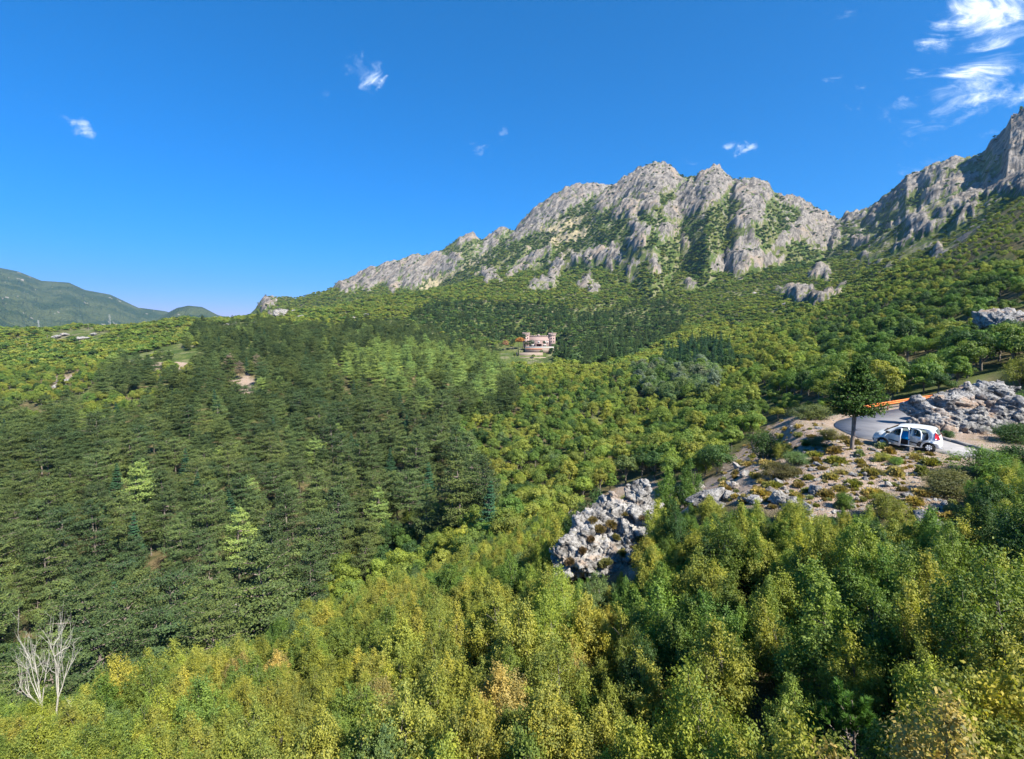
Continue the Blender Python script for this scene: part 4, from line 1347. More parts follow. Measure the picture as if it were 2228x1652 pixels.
def instances(name, items, sources, label, cat, kind='stuff', wide=1.0):
    """one object that carries a whole wood: instances of the single trees' own meshes on points"""
    n = len(items)
    me = bpy.data.meshes.new(name)
    me.vertices.add(n)
    me.vertices.foreach_set('co', np.array([[c[1], c[2], c[3]] for c in items], np.float32).ravel())
    cols = np.array([jit(c[7]) for c in items], np.float32)
    at = me.attributes.new('icol', 'FLOAT_COLOR', 'POINT')
    at.data.foreach_set('color', np.concatenate([cols, np.ones((n, 1), np.float32)], 1).ravel())
    sc_ = np.array([c[6] for c in items], np.float32)
    sv = np.stack([sc_ * wide * gs.uniform(0.8, 1.2, n), sc_ * wide * gs.uniform(0.8, 1.2, n), sc_ * gs.uniform(0.8, 1.2, n)], 1).astype(np.float32)
    a2 = me.attributes.new('isc', 'FLOAT_VECTOR', 'POINT'); a2.data.foreach_set('vector', sv.ravel())
    rv = np.stack([gs.normal(0, .04, n), gs.normal(0, .04, n), gs.uniform(0, 6.28, n)], 1).astype(np.float32)
    a3 = me.attributes.new('irot', 'FLOAT_VECTOR', 'POINT'); a3.data.foreach_set('vector', rv.ravel())
    a4 = me.attributes.new('iidx', 'INT', 'POINT'); a4.data.foreach_set('value', gs.integers(0, len(sources), n).astype(np.int32))
    o = link(name, me)
    tag(o, label, cat, kind=kind)
    ng = bpy.data.node_groups.new(name, 'GeometryNodeTree')
    ng.interface.new_socket('Geometry', in_out='INPUT', socket_type='NodeSocketGeometry')
    ng.interface.new_socket('Geometry', in_out='OUTPUT', socket_type='NodeSocketGeometry')
    N_, L_ = ng.nodes, ng.links
    gi = N_.new('NodeGroupInput'); go = N_.new('NodeGroupOutput')
    iop = N_.new('GeometryNodeInstanceOnPoints')
    jn = N_.new('GeometryNodeJoinGeometry')
    infos = []
    for s_ in sources:
        oi = N_.new('GeometryNodeObjectInfo'); oi.transform_space = 'ORIGINAL'
        oi.inputs['Object'].default_value = s_
        oi.inputs['As Instance'].default_value = True
        infos.append(oi)
    for oi in reversed(infos):
        L_.new(oi.outputs['Geometry'], jn.inputs[0])
    L_.new(gi.outputs[0], iop.inputs['Points'])
    L_.new(jn.outputs[0], iop.inputs['Instance'])
    iop.inputs['Pick Instance'].default_value = True

    def named(nm_, typ):
        q_ = N_.new('GeometryNodeInputNamedAttribute'); q_.data_type = typ; q_.inputs['Name'].default_value = nm_
        return [s2 for s2 in q_.outputs if s2.enabled and s2.name == 'Attribute'][0]
    L_.new(named('iidx', 'INT'), iop.inputs['Instance Index'])
    e2r = N_.new('FunctionNodeEulerToRotation')
    L_.new(named('irot', 'FLOAT_VECTOR'), e2r.inputs[0])
    L_.new(e2r.outputs[0], iop.inputs['Rotation'])
    L_.new(named('isc', 'FLOAT_VECTOR'), iop.inputs['Scale'])
    L_.new(iop.outputs[0], go.inputs[0])
    md = o.modifiers.new('wood', 'NODES'); md.node_group = ng
    return o


REST = {}
for k, (nm, txt, ct, protos, parts_, lim) in KINDS.items():
    lst = sorted(by.get(k, []), key=lambda c: math.hypot(c[1], c[2]) / c[6])
    for c in lst[:lim]:
        _, x, y, z, px_, py_, s, colr = c
        wh = where(px_, py_)
        lean = (gs.normal(0, 0.05), gs.normal(0, 0.05) - (0.13 if k == 'horn' and px_ > 1100 else 0))
        plant(k, x, y, z - 0.05, s, colr, f"{size_word(k, s)}{CNAME[colr]} {txt} {wh}", f"{CNAME[colr]} {ct}s {wh}", lean=lean)
    REST[k] = lst[lim:]

# every kind of mountain scrub has its first tree standing as an object of its own
near_sc = sorted(REST['scrub'], key=lambda c: math.hypot(c[1], c[2]))
for v in range(3):
    c = near_sc.pop(v * 40)
    plant('scrub', c[1], c[2], c[3], c[6], c[7], f"low scrub tree at the foot of the mountain {where(c[4], c[5])}", 'scrub trees at the mountain foot', variant=v)
if REST['broad']:
    far_b = [c for c in REST['broad'] if c[2] > 330]; near_b = [c for c in REST['broad'] if c[2] <= 330]
    instances('broadleaf_wood', near_b, [SRC[('broad', v)] for v in range(8)], 'mixed green broadleaf wood filling the valley floor', 'wood')
    instances('hillside_wood', far_b, [SRC[('scrub', v)] for v in range(3)], 'dense green wood covering the lower mountain slopes', 'wood', wide=1.45)
if REST['pine']:
    instances('pine_wood', REST['pine'], [SRC[('pine', v)] for v in range(6)], 'dense dark pine wood covering the left side of the valley', 'pine wood')
instances('mountain_scrub', near_sc, [SRC[('scrub', v)] for v in range(3)], 'dark and pale green scrub dotted over the rocky mountain', 'scrub', wide=1.35)
if REST['horn']:
    instances('hornbeam_wood', REST['horn'], [SRC[('horn', v)] for v in range(7)], 'mixed golden and green hornbeam thicket on the farther part of the near slope', 'wood')
if REST['fir']:
    instances('fir_wood', REST['fir'], [SRC[('fir', v)] for v in range(2)], 'scattered pointed firs deep in the pine wood', 'fir wood')
if REST['cyp']:
    instances('cypress_wood', REST['cyp'], [SRC[('cyp', v)] for v in range(3)], 'dark cypresses scattered in the wood behind the castle', 'cypress wood')

# ------------------------------------------------------------------ road and roadside
def mbox(x0, x1, y0, y1, z0, z1):
    V = np.array([[x, y, z] for x in (x0, x1) for y in (y0, y1) for z in (z0, z1)], float)
    Q = np.array([[0, 1, 3, 2], [4, 6, 7, 5], [0, 4, 5, 1], [2, 3, 7, 6], [0, 2, 6, 4], [1, 5, 7, 3]])
    return V, Q


def obj_parts(name, parts, mat, parent=None, smooth_sh=False, loc=None, rot=None):
    V, Q = merge(parts)
    me = mesh_np(name, V, quads=Q, mats=[mat], smooth_sh=smooth_sh)
    return link(name, me, parent, loc, rot)


def poly_prism(poly2, z0, z1, axis='z'):
    """closed prism from a simple outline; returns verts and a list of tris/quads as one bmesh-made mesh arrays"""
    from mathutils.geometry import tessellate_polygon
    n = len(poly2)
    tri = tessellate_polygon([[Vector((p[0], p[1], 0)) for p in poly2]])
    V = np.array([[p[0], p[1], z0] for p in poly2] + [[p[0], p[1], z1] for p in poly2], float)
    T = [(a, b, c) for a, b, c in tri] + [(c + n, b + n, a + n) for a, b, c in tri]
    Q = [(i, (i + 1) % n, n + (i + 1) % n, n + i) for i in range(n)]
    if axis == 'y':
        V = V[:, [0, 2, 1]]
    return V, np.array(T), np.array(Q)


def prism_obj(name, poly2, z0, z1, mat, parent=None, axis='z', loc=None, rot=None):
    V, T, Q = poly_prism(poly2, z0, z1, axis)
    me = mesh_np(name, V, quads=[T, Q], mats=[mat])
    bm = bmesh.new(); bm.from_mesh(me); bmesh.ops.recalc_face_normals(bm, faces=bm.faces); bm.to_mesh(me); bm.free()
    return link(name, me, parent, loc, rot)


def flat(px, py, z=None):
    """photo point on the level road terrace -> metres"""
    z = ZROAD if z is None else z
    a, w = ray(px, py)
    return float(a * z / w * S), float(z / w * S), z * S


def smooth_line(P, it=3):
    P = np.asarray(P, float)
    for _ in range(it):
        Qn = np.roll(P, -1, 0)
        P = np.stack([P * .75 + Qn * .25, P * .25 + Qn * .75], 1).reshape(-1, 2)
    return P


m, t = new_mat("worn_asphalt")
pos = t.n('ShaderNodeNewGeometry').outputs['Position']
n1 = t.noise(pos, 0.5, 6, 0.6); n2 = t.noise(pos, 30, 4, 0.7); n3 = t.noise(pos, 2.0, 5, 0.6)
c = t.mix(t.ramp(n1, 0.35, 0.65), (0.22, 0.215, 0.215), (0.30, 0.29, 0.285))
c = t.mix(t.math('MULTIPLY', t.ramp(n3, 0.55, 0.7), 0.5), c, (0.34, 0.31, 0.28))
c = t.mix(t.math('MULTIPLY', t.ramp(n2, 0.5, 0.7), 0.35), c, (0.09, 0.09, 0.09))
bsdf_out(t, c, 0.85, 0.25, t.n('ShaderNodeBump', ins={'Strength': 0.5, 'Distance': 0.01, 'Height': n2}).outputs[0])
M_ASPH = m
road_poly = smooth_line(ROAD * S, 2)
prism_obj('road', road_poly, ZROAD * S - 0.25, ZROAD * S + 0.02, M_ASPH)
tag(bpy.data.objects['road'], 'worn grey asphalt of the hairpin bend round the rock', 'road', kind='structure')

M_CONC = plain('old_concrete', (0.20, 0.19, 0.18), 0.9, 0.2, 0.25, 6, bump=0.02)
kp = [flat(*p) for p in [(2030, 938), (2042, 953), (2075, 962.5), (2112, 973), (2169, 988), (2235, 1002)]]
kk = []
for i in range(len(kp) - 1):
    p, q = np.array(kp[i][:2]), np.array(kp[i + 1][:2])
    d_ = (q - p) / np.linalg.norm(q - p); nn = np.array([-d_[1], d_[0]]) * 0.16
    z0, z1 = ZROAD * S - 0.1, ZROAD * S + 0.15
    V = np.array([[*(p - nn), z0], [*(p + nn), z0], [*(q + nn), z0], [*(q - nn), z0], [*(p - nn), z1], [*(p + nn), z1], [*(q + nn), z1], [*(q - nn), z1]])
    kk.append((V, np.array([[0, 1, 2, 3], [4, 7, 6, 5], [0, 4, 5, 1], [1, 5, 6, 2], [2, 6, 7, 3], [3, 7, 4, 0]])))
k_ = obj_parts('kerb', kk, M_CONC)
tag(k_, 'dark low concrete kerb between the grey rock and the road', 'kerb', kind='structure')

# guardrails
m, t = new_mat("rust_orange_paint")
pos = t.n('ShaderNodeTexCoord').outputs['Object']
nz_ = t.noise(pos, 3.0, 6, 0.7)
bsdf_out(t, t.mix(t.ramp(nz_, 0.4, 0.62), (0.60, 0.15, 0.035), (0.72, 0.25, 0.07)), 0.6, 0.3)
M_ORANGE = m
M_RUST = plain('rusty_steel', (0.17, 0.06, 0.03), 0.8, 0.2, 0.3, 5)
WB = [(0.0, 0.31), (0.05, 0.27), (0.075, 0.23), (0.03, 0.19), (0.0, 0.155), (0.03, 0.12), (0.075, 0.08), (0.05, 0.04), (0.0, 0.0)]


def guardrail(pts, mat, label, group=None, every=2.6, h=0.48):
    P = np.array(pts, float)
    root = link('guardrail', None, loc=P[0])
    tag(root, label, 'guardrail', group)
    L = P - P[0]
    d = np.gradient(L, axis=0); d[:, 2] = 0; d = unit(d)
    nr_ = np.stack([d[:, 1], -d[:, 0], np.zeros(len(d))], 1)
    V = []
    for i in range(len(L)):
        for (o_, zz_) in WB:
            V.append(L[i] + nr_[i] * (o_ + 0.06) + [0, 0, h + zz_])
        for (o_, zz_) in reversed(WB):
            V.append(L[i] + nr_[i] * (o_ + 0.052) + [0, 0, h + zz_])
    k = len(WB) * 2
    Q = [(i * k + j, i * k + (j + 1) % k, (i + 1) * k + (j + 1) % k, (i + 1) * k + j) for i in range(len(L) - 1) for j in range(k)]
    link('rail', mesh_np('rail', V, quads=np.array(Q), mats=[mat]), root)
    s = np.concatenate([[0], np.cumsum(np.linalg.norm(np.diff(L, axis=0), axis=1))])
    pm = mesh_np('post', *[None] * 0, verts=merge([mbox(-.05, .05, -.03, .03, -.5, h + 0.2), mbox(-.05, .05, -.07, .06, h + .06, h + .24)])[0],
                 quads=merge([mbox(-.05, .05, -.03, .03, -.5, h + 0.2), mbox(-.05, .05, -.07, .06, h + .06, h + .24)])[1], mats=[M_RUST])
    for q in np.arange(0.4, s[-1], every):
        p = np.array([np.interp(q, s, L[:, c_]) for c_ in range(3)])
        dd = np.array([np.interp(q, s, d[:, c_]) for c_ in range(2)])
        link('post', pm, root, loc=p, rot=(0, 0, math.atan2(dd[1], dd[0])))
    return root


g0 = [flat(*p) for p in [(1872, 903.5), (1900, 897), (1950, 888.5), (2000, 880), (2033, 874.5), (2041, 877)]]
guardrail(g0, M_ORANGE, 'orange guardrail on the far edge of the hairpin bend')
g1 = []
for x_ in range(1878, 2040, 14):
    h_ = hit(x_, 829 - (x_ - 1878) * 0.01)
    g1.append(h_)
ys_ = np.convolve(np.pad([g[1] for g in g1], 3, 'edge'), np.ones(7) / 7, 'valid')
g1 = [(float(ray(1878 + 14 * i, 828)[0]) * ys_[i], ys_[i], float(ground(float(ray(1878 + 14 * i, 828)[0]) * ys_[i], ys_[i]))) for i in range(len(g1))]
guardrail(g1, M_RUST, 'thin rust-red guardrail half hidden in bushes above the hairpin', h=0.5)

# ------------------------------------------------------------------ rocks
def ico(n):
    bm = bmesh.new(); bmesh.ops.create_icosphere(bm, subdivisions=n, radius=1.0)
    bm.verts.ensure_lookup_table()
    V = np.array([v.co[:] for v in bm.verts]); Fc = np.array([[v.index for v in f.verts] for f in bm.faces]); bm.free()
    return V, Fc


ICO = {n: ico(n) for n in (3, 4, 5, 6)}


def block(seed, size, level=5, planes=13, rough=1.0, tilt=(0, 0, 0), pit=1.0):
    """broken limestone block: cut by random planes, then weathered"""
    g = np.random.default_rng(seed)
    D, Fc = ICO[level]
    nrm = unit(g.normal(size=(planes, 3)))
    hh = g.uniform(0.62, 1.0, planes)
    dots = D @ nrm.T
    r = np.where(dots > 0.05, hh / np.maximum(dots, 0.05), 9.0)
    k = 14.0
    r = -np.log(np.exp(-k * np.minimum(r, 2.0)).sum(1)) / k
    size = np.asarray(size, float) * np.ones(3)
    P = D * r[:, None] * size
    off = g.uniform(0, 50, 3)
    mn = float(size.mean())
    Nw = unit(D / size)
    f1, f2 = worley3(P / (mn * 0.62) + off)
    f1b, f2b = worley3(P / (mn * 0.24) + off)
    disp = fbm3(P / (mn * 0.8) + off, 5, 0.55) * 0.16 * rough - (1 - smooth(f2 - f1, 0.0, 0.14)) * 0.13 * rough - (1 - smooth(f2b - f1b, 0.0, 0.2)) * 0.05 * pit
    disp += fbm3(P / (mn * 0.13) + off, 3, 0.6) * 0.035 * pit
    P = P + Nw * (disp * mn)[:, None]
    P = P @ np.array(Matrix.Rotation(tilt[2], 3, 'Z') @ Matrix.Rotation(tilt[0], 3, 'X') @ Matrix.Rotation(tilt[1], 3, 'Y')).T
    return P, Fc


def fuse(o, voxel, amp, seed):
    """melt the overlapping blocks of one rock into a single weathered surface"""
    md = o.modifiers.new('fuse', 'REMESH'); md.mode = 'VOXEL'; md.voxel_size = voxel; md.use_smooth_shade = True
    dg = bpy.context.evaluated_depsgraph_get()
    me = bpy.data.meshes.new_from_object(o.evaluated_get(dg))
    o.modifiers.clear()
    n = len(me.vertices)
    co = np.empty(n * 3, np.float32); me.vertices.foreach_get('co', co); co = co.reshape(-1, 3).astype(float)
    no = np.empty(n * 3, np.float32); me.vertex_normals.foreach_get('vector', no); no = no.reshape(-1, 3)
    f1, f2 = worley3(co / (voxel * 9) + seed)
    g1, g2, gid = worley3(co * np.array([1, 1, 2.0]) / (voxel * 22) + seed * 2, True)
    _, _, hid = worley3(co * np.array([1, 1, 1.5]) / (voxel * 6) + seed * 5, True)
    d = fbm3(co / (voxel * 14) + seed, 5, 0.62) * amp * .6 + (gid - .5) * amp * 3.0 + (hid - .5) * amp * .45 - (1 - smooth(f2 - f1, 0, .22)) * amp * .55 - (1 - smooth(g2 - g1, 0, .1)) * amp * 1.3
    bed = co @ unit(np.array([0.45, -0.12, 1.0])) / (voxel * 8.5) + fbm3(co / (voxel * 30), 3) * 0.8 + seed
    fr_ = bed - np.floor(bed)
    d = d - (1 - smooth(np.minimum(fr_, 1 - fr_), 0, .13)) * amp * 0.9 + (_perm[(np.floor(bed).astype(int)) & 255] / 255.0 - .5) * amp * 1.5
    co = co + no * d[:, None]
    me.vertices.foreach_set('co', co.astype(np.float32).ravel())
    me.polygons.foreach_set('use_smooth', np.ones(len(me.polygons), bool))
    me.update()
    mats_ = [m_ for m_ in o.data.materials]
    o.data = me
    me.materials.clear()
    for m_ in mats_: me.materials.append(m_)


def blocks_obj(name, items, mat, label, cat, level=5, group=None, rough=1.0):
    """items: (x, y, z, size xyz, seed, tilt)"""
    o0 = np.array(items[0][:3])
    parts = []
    for (x, y, z, sz, sd_, tl) in items:
        P, Fc = block(sd_, sz, level, tilt=tl, rough=rough)
        parts.append((P + np.array([x, y, z]) - o0, Fc))
    V, T = merge(parts)
    o = link(name, mesh_np(name, V, quads=T, mats=[mat], smooth_sh=True), loc=o0)
    o.data.polygons.foreach_set('use_smooth', np.ones(len(o.data.polygons), bool))
    return tag(o, label, cat, group)


gr = np.random.default_rng(77)
items = []
OB = [(1383, 1088, 30), (1398, 1078, 20), (1345, 1102, 24), (1320, 1112, 26), (1290, 1128, 30), (1266, 1150, 28), (1345, 1132, 26), (1385, 1128, 24), (1402, 1160, 32), (1405, 1185, 28), (1362, 1160, 26),
      (1318, 1158, 28), (1300, 1180, 26), (1345, 1190, 28), (1240, 1192, 26), (1222, 1206, 24), (1258, 1215, 26), (1290, 1212, 26), (1325, 1222, 24), (1365, 1215, 24), (1392, 1222, 22),
      (1352, 1242, 20), (1382, 1246, 18), (1428, 1128, 16), (1440, 1112, 18), (1210, 1220, 18), (1240, 1232, 18), (1300, 1236, 18), (1275, 1168, 20), (1330, 1135, 18), (1415, 1140, 18)]
ROCKFACE = [(1205, 1218), (1236, 1196), (1256, 1164), (1270, 1144), (1306, 1120), (1346, 1098), (1376, 1080), (1402, 1076), (1414, 1108), (1448, 1116), (1418, 1150), (1416, 1200), (1400, 1240), (1360, 1250), (1300, 1238), (1240, 1236)]
fill = [(x_ + gr.uniform(-6, 6), y_ + gr.uniform(-6, 6), gr.uniform(17, 24)) for y_ in range(1075, 1250, 19) for x_ in range(1205, 1440, 21) if P1(x_, y_, ROCKFACE)]
for i, (x_, y_, r_) in enumerate(fill + [(1385, 1082, 20), (1398, 1072, 15)]):
    yd = (19.2 + (1250 - y_) / 190 * 3.4) * S
    a_, w_ = ray(x_, y_)
    rr_ = r_ / 1114 * yd
    items.append((float(a_) * yd, yd + rr_ * 0.9, float(w_) * yd - rr_ * 0.35, (rr_ * gr.uniform(1.1, 1.7), rr_ * gr.uniform(1.5, 2.0), rr_ * gr.uniform(0.75, 1.15)), 1000 + i, (gr.normal(0.3, .15), gr.normal(-0.35, .2), gr.uniform(-.5, .5))))
blocks_obj('rock_outcrop', items, M_ROCK, 'craggy white limestone outcrop with a bush growing on its top', 'rock outcrop', 5)
fuse(bpy.data.objects['rock_outcrop'], 0.05, 0.085, 3.3)
items = []
OC = [(2062, 880, 30), (2050, 905, 26), (2052, 930, 24), (2085, 925, 32), (2090, 890, 34), (2080, 862, 24), (2108, 850, 26), (2120, 870, 30), (2150, 845, 26), (2165, 838, 20), (2178, 852, 22), (2130, 905, 36),
      (2120, 935, 30), (2160, 930, 30), (2165, 895, 34), (2195, 910, 32), (2190, 945, 24), (2150, 870, 28), (2140, 950, 20), (2075, 945, 18), (2215, 950, 26)]

for i, (x_, y_, r_) in enumerate(OC):
    yd = (27.3 + (955 - y_) / 125 * 5.5 + max(0, 2045 - x_) * 0.03) * S
    if y_ > 930: yd = max(yd, 27.6 * S)
    a_, w_ = ray(x_, y_)
    rr_ = r_ / 1114 * yd * 1.14
    items.append((float(a_) * yd, yd + rr_ * 0.5, float(w_) * yd - rr_ * 0.25, (rr_ * gr.uniform(1.0, 1.4), rr_ * gr.uniform(1.0, 1.3), rr_ * gr.uniform(0.75, 1.0)), 1300 + i, (gr.normal(0.1, .2), gr.normal(0.15, .2), gr.uniform(0, 6.28))))
rk2 = blocks_obj('rock_outcrop', items, M_ROCKG, 'big grey lichened rock inside the hairpin bend behind the car', 'rock outcrop', 5, rough=1.1)
fuse(rk2, 0.07, 0.085, 8.1)


def boulder(x_, y_, r_, seed, label, mat=None, level=5, group=None, sz=(1.2, 1.0, 0.75), name='boulder', lift=0.15):
    hx, hy, hz = hit(x_, y_ + r_ * 0.5, 8)
    rr_ = r_ / 1114 * hy
    P, Fc = block(seed, (rr_ * sz[0], rr_ * sz[1], rr_ * sz[2]), level, tilt=(gr.normal(0, .15), gr.normal(0, .15), gr.uniform(0, 6.28)))
    o = link(name, mesh_np(name, P, quads=Fc, mats=[mat or M_ROCK], smooth_sh=True), loc=(hx, hy, hz + rr_ * lift))
    return tag(o, label, 'rock' if name != 'stone' else 'stone', group)


for i, (x_, y_, r_, lb) in enumerate([(1450, 1108, 17, 'low grey ledge joining the outcrop and the rounded boulder'), (1468, 1122, 15, 'small pale ledge under the rounded boulder'), (1512, 1108, 16, 'pale broken rock between the two big boulders'),
                                  (1560, 1098, 18, 'flat grey rock at the right end of the boulder row'), (1585, 1082, 14, 'rough pale rock at the foot of the terrace slope'), (1640, 1098, 15, 'low cracked slab left of the small round boulder'), (1730, 1100, 18, 'cracked pale slab right of the large pale boulder'), (1755, 1120, 14, 'small pale slab below the cracked slab')]):
    boulder(x_, y_, r_, 60 + i, lb, [M_ROCK, M_ROCKG][i % 2], 5, sz=(1.5, 1.1, .7), lift=.3)
boulder(1490, 1082, 27, 31, 'rounded white boulder just right of the outcrop', level=6, lift=.45)
boulder(1537, 1084, 29, 32, 'broad grey boulder right of the rounded white boulder', M_ROCKG, 6, lift=.4)
boulder(1240, 1114, 15, 33, 'small flat pale rock left of the outcrop')
boulder(1676, 1068, 12, 34, 'small round boulder at the lower edge of the stony terrace')
boulder(1702, 1082, 24, 35, 'large pale boulder at the lower edge of the stony terrace', lift=.35)
boulder(1775, 1072, 15, 36, 'grey slab lying on the stony terrace below the bushes', M_ROCKG)
boulder(1812, 1040, 14, 37, 'pointed pale rock on the open stony terrace')
boulder(1748, 990, 9, 38, 'pale round rock near the green bush on the terrace')
boulder(2050, 1165, 38, 39, 'dark flat rock among the shrubs below the terrace', M_ROCKG, lift=.5)
boulder(2020, 1195, 26, 40, 'shaded dark rock under the flat rock in the shrubs', M_ROCKG, lift=.6)
boulder(1993, 1262, 20, 41, 'upright grey rock standing in the shrubs', M_ROCKG, sz=(.8, .8, 1.3), lift=.9)
boulder(1668, 1376, 15, 42, 'grey stone in the small clearing of the near slope', M_ROCKG, lift=.6)
boulder(515, 1352, 24, 43, 'white rock face under the pines', sz=(1.3, 1, .9), lift=.5)
boulder(572, 1350, 22, 44, 'white rock beside the shrubs, right of the rock face', sz=(1.2, 1, .9), lift=.5)
boulder(425, 1380, 20, 45, 'low white rock at the foot of the pines, left of the others', lift=.5)
boulder(1620, 1030, 14, 46, 'grey rock at the left rim of the stony terrace', M_ROCKG)
boulder(1605, 1012, 10, 47, 'small grey rock above the left rim of the terrace', M_ROCKG)
boulder(1600, 1060, 13, 48, 'pale rock at the foot of the gravel chute', M_ROCK)
boulder(2200, 700, 46, 49, 'large grey crag on the slope at the right edge', M_ROCKG, 6, sz=(1.5, 1, .7), lift=.4)
boulder(2215, 735, 34, 50, 'lower grey crag on the slope at the right edge', M_ROCKG, 5, sz=(1.5, 1, .6), lift=.3)
boulder(606, 681, 15, 51, 'rounded pinkish crag on the skyline of the left ridge', sz=(1.5, 1, .7), name='crag')
for i, (x_, y_, r_) in enumerate([(120, 733, 8), (140, 728, 7), (172, 736, 8), (205, 728, 6), (640, 678, 8), (655, 690, 7), (560, 703, 6), (500, 705, 6), (540, 708, 7), (585, 700, 7), (470, 712, 6), (435, 716, 7), (455, 722, 5), (400, 722, 5),
                                   (700, 690, 7), (720, 694, 5), (830, 700, 5), (130, 840, 9), (112, 852, 11), (148, 830, 9), (165, 824, 7), (790, 688, 6), (770, 692, 5), (1700, 668, 6), (1730, 672, 5), (1640, 640, 6)]):
    boulder(x_, y_, r_, 400 + i, f'pale rock poking out of the scrub {where(x_, y_)}', level=4, group=f'pale rocks in the scrub {where(x_, y_)}', sz=(1.6, 1, .6), lift=.35)

# loose stones on the terrace
stone_protos = []
for i in range(5):
    P, Fc = block(700 + i, (0.16, 0.12, 0.09), 4, planes=10)
    stone_protos.append(mesh_np('stone', P, quads=Fc, mats=[M_ROCK if i % 2 else M_ROCKG], smooth_sh=True))
TERR = [(p[0], p[1]) for p in OPEN_PX]
g5 = np.random.default_rng(91)
spx = g5.uniform(1545, 2110, 2600); spy = g5.uniform(905, 1150, 2600)
inn = in_poly(spx, spy, TERR)
pa_, pb_ = spx[inn], spy[inn]
ok_ = []
for x_, y_ in zip(pa_, pb_):
    h_ = hit(x_, y_, 8)
    if poly_dist(np.array([h_[0] / S]), np.array([h_[1] / S]), ROAD)[0] > 0.25:
        ok_.append((x_, y_, *h_))
SSRC = []
for i, (x_, y_, hx, hy, hz) in enumerate(ok_[:70]):
    s_ = g5.uniform(0.8, 1.8)
    o = link('stone', stone_protos[i % 5], loc=(hx, hy, hz + 0.02), rot=(g5.normal(0, .3), g5.normal(0, .3), g5.uniform(0, 6.28)), scale=s_)
    sidew = 'upper' if y_ < 985 else ('lower' if y_ > 1060 else 'middle')
    sx = 'left' if x_ < 1700 else ('right' if x_ > 1900 else 'central')
    tag(o, f"loose {'pale' if i % 2 and i % 5 != 4 or i % 5 == 1 else 'grey'} stone on the {sidew} {sx} part of the stony terrace", 'stone', f'loose stones on the {sidew} {sx} part of the terrace')
    if i < 5: SSRC.append(o)
instances('gravel', [('s', h_[2], h_[3], h_[4], 0, 0, g5.uniform(0.2, 0.8), (.3, .3, .3)) for h_ in ok_[70:900]], SSRC, 'pale gravel and chips of stone strewn over the terrace', 'gravel')

# cushions and tufts
CC = [((0.26, 0.19, 0.09), 'brown'), ((0.34, 0.27, 0.11), 'straw-coloured'), ((0.24, 0.24, 0.075), 'olive'), ((0.25, 0.27, 0.15), 'grey-green'), ((0.42, 0.33, 0.17), 'dry yellow')]
cush_pts = []
for k in range(900):
    x_, y_ = g5.uniform(1560, 2105), g5.uniform(915, 1150)
    if not P1(x_, y_, TERR) and not P1(x_, y_, [(1240, 1100), (1420, 1090), (1430, 1230), (1230, 1230)]):
        continue
    h_ = hit(x_, y_, 8)
    if poly_dist(np.array([h_[0] / S]), np.array([h_[1] / S]), ROAD)[0] < 0.9:
        continue
    if 1740 < x_ < 1860 and 905 < y_ < 950:
        continue
    if all((h_[0] - q[2]) ** 2 + (h_[1] - q[3]) ** 2 > 1.0 for q in cush_pts):
        cush_pts.append((x_, y_, *h_))
CSRC = None
for i, (x_, y_, hx, hy, hz) in enumerate(cush_pts[:130]):
    ci = int(g5.integers(5)); s_ = g5.uniform(0.45, 1.15)
    o = link('cushion_shrub', CUSH[i % 4], loc=(hx, hy, hz), rot=(0, 0, g5.uniform(0, 6.28)), scale=(s_, s_, s_ * g5.uniform(.8, 1.2)))
    o['icol'] = jit(CC[ci][0])
    sidew = 'upper' if y_ < 985 else ('lower' if y_ > 1060 else 'middle')
    sx = 'left' if x_ < 1700 else ('right' if x_ > 1900 else 'central')
    tag(o, f'{CC[ci][1]} cushion shrub on the {sidew} {sx} part of the stony terrace', 'cushion shrub', f'{CC[ci][1]} cushion shrubs on the {sidew} {sx} part of the terrace')
    if i == 0: CSRC = o
tuft = []
for k in range(1000):
    x_, y_ = g5.uniform(1545, 2130), g5.uniform(900, 1160)
    if P1(x_, y_, TERR) or P1(x_, y_, OUT_PX):
        h_ = hit(x_, y_, 8)
        if poly_dist(np.array([h_[0] / S]), np.array([h_[1] / S]), ROAD)[0] > 0.5 and fbm2(np.array([h_[0] / 3]), np.array([h_[1] / 3]), 2)[0] > -0.15:
            tuft.append(('t', h_[0], h_[1], h_[2], x_, y_, g5.uniform(0.16, 0.42), CC[int(g5.integers(5))][0]))
instances('dry_grass', tuft, [CSRC], 'thin dry grass and weeds scattered over the stony terrace', 'dry grass')

# single shrubs of the terrace
def shrub(x_, y_, wpx, hpx, variant, colr, label, mesh=None, nm='shrub', cat='shrub'):
    hx, hy, hz = hit(x_, y_, 8)
    src = HORN[variant] if mesh is None else mesh
    v = np.empty(len(src[0].vertices) * 3, np.float32); src[0].vertices.foreach_get('co', v); v = v.reshape(-1, 3)
    ww = np.percentile(np.abs(v[:, 0]), 97) * 2; hh_ = np.percentile(v[:, 2], 99.5)
    sx = wpx / 1114 * hy / ww; sz_ = hpx / 1114 * hy / hh_
    root = link(nm, None, loc=(hx, hy, hz - 0.03), rot=(0, 0, R.uniform(0, 6)), scale=(sx, sx, sz_))
    cr = link('crown', src[0], root); cr['icol'] = jit(colr)
    link('trunk', src[1], root)
    return tag(root, label, cat)


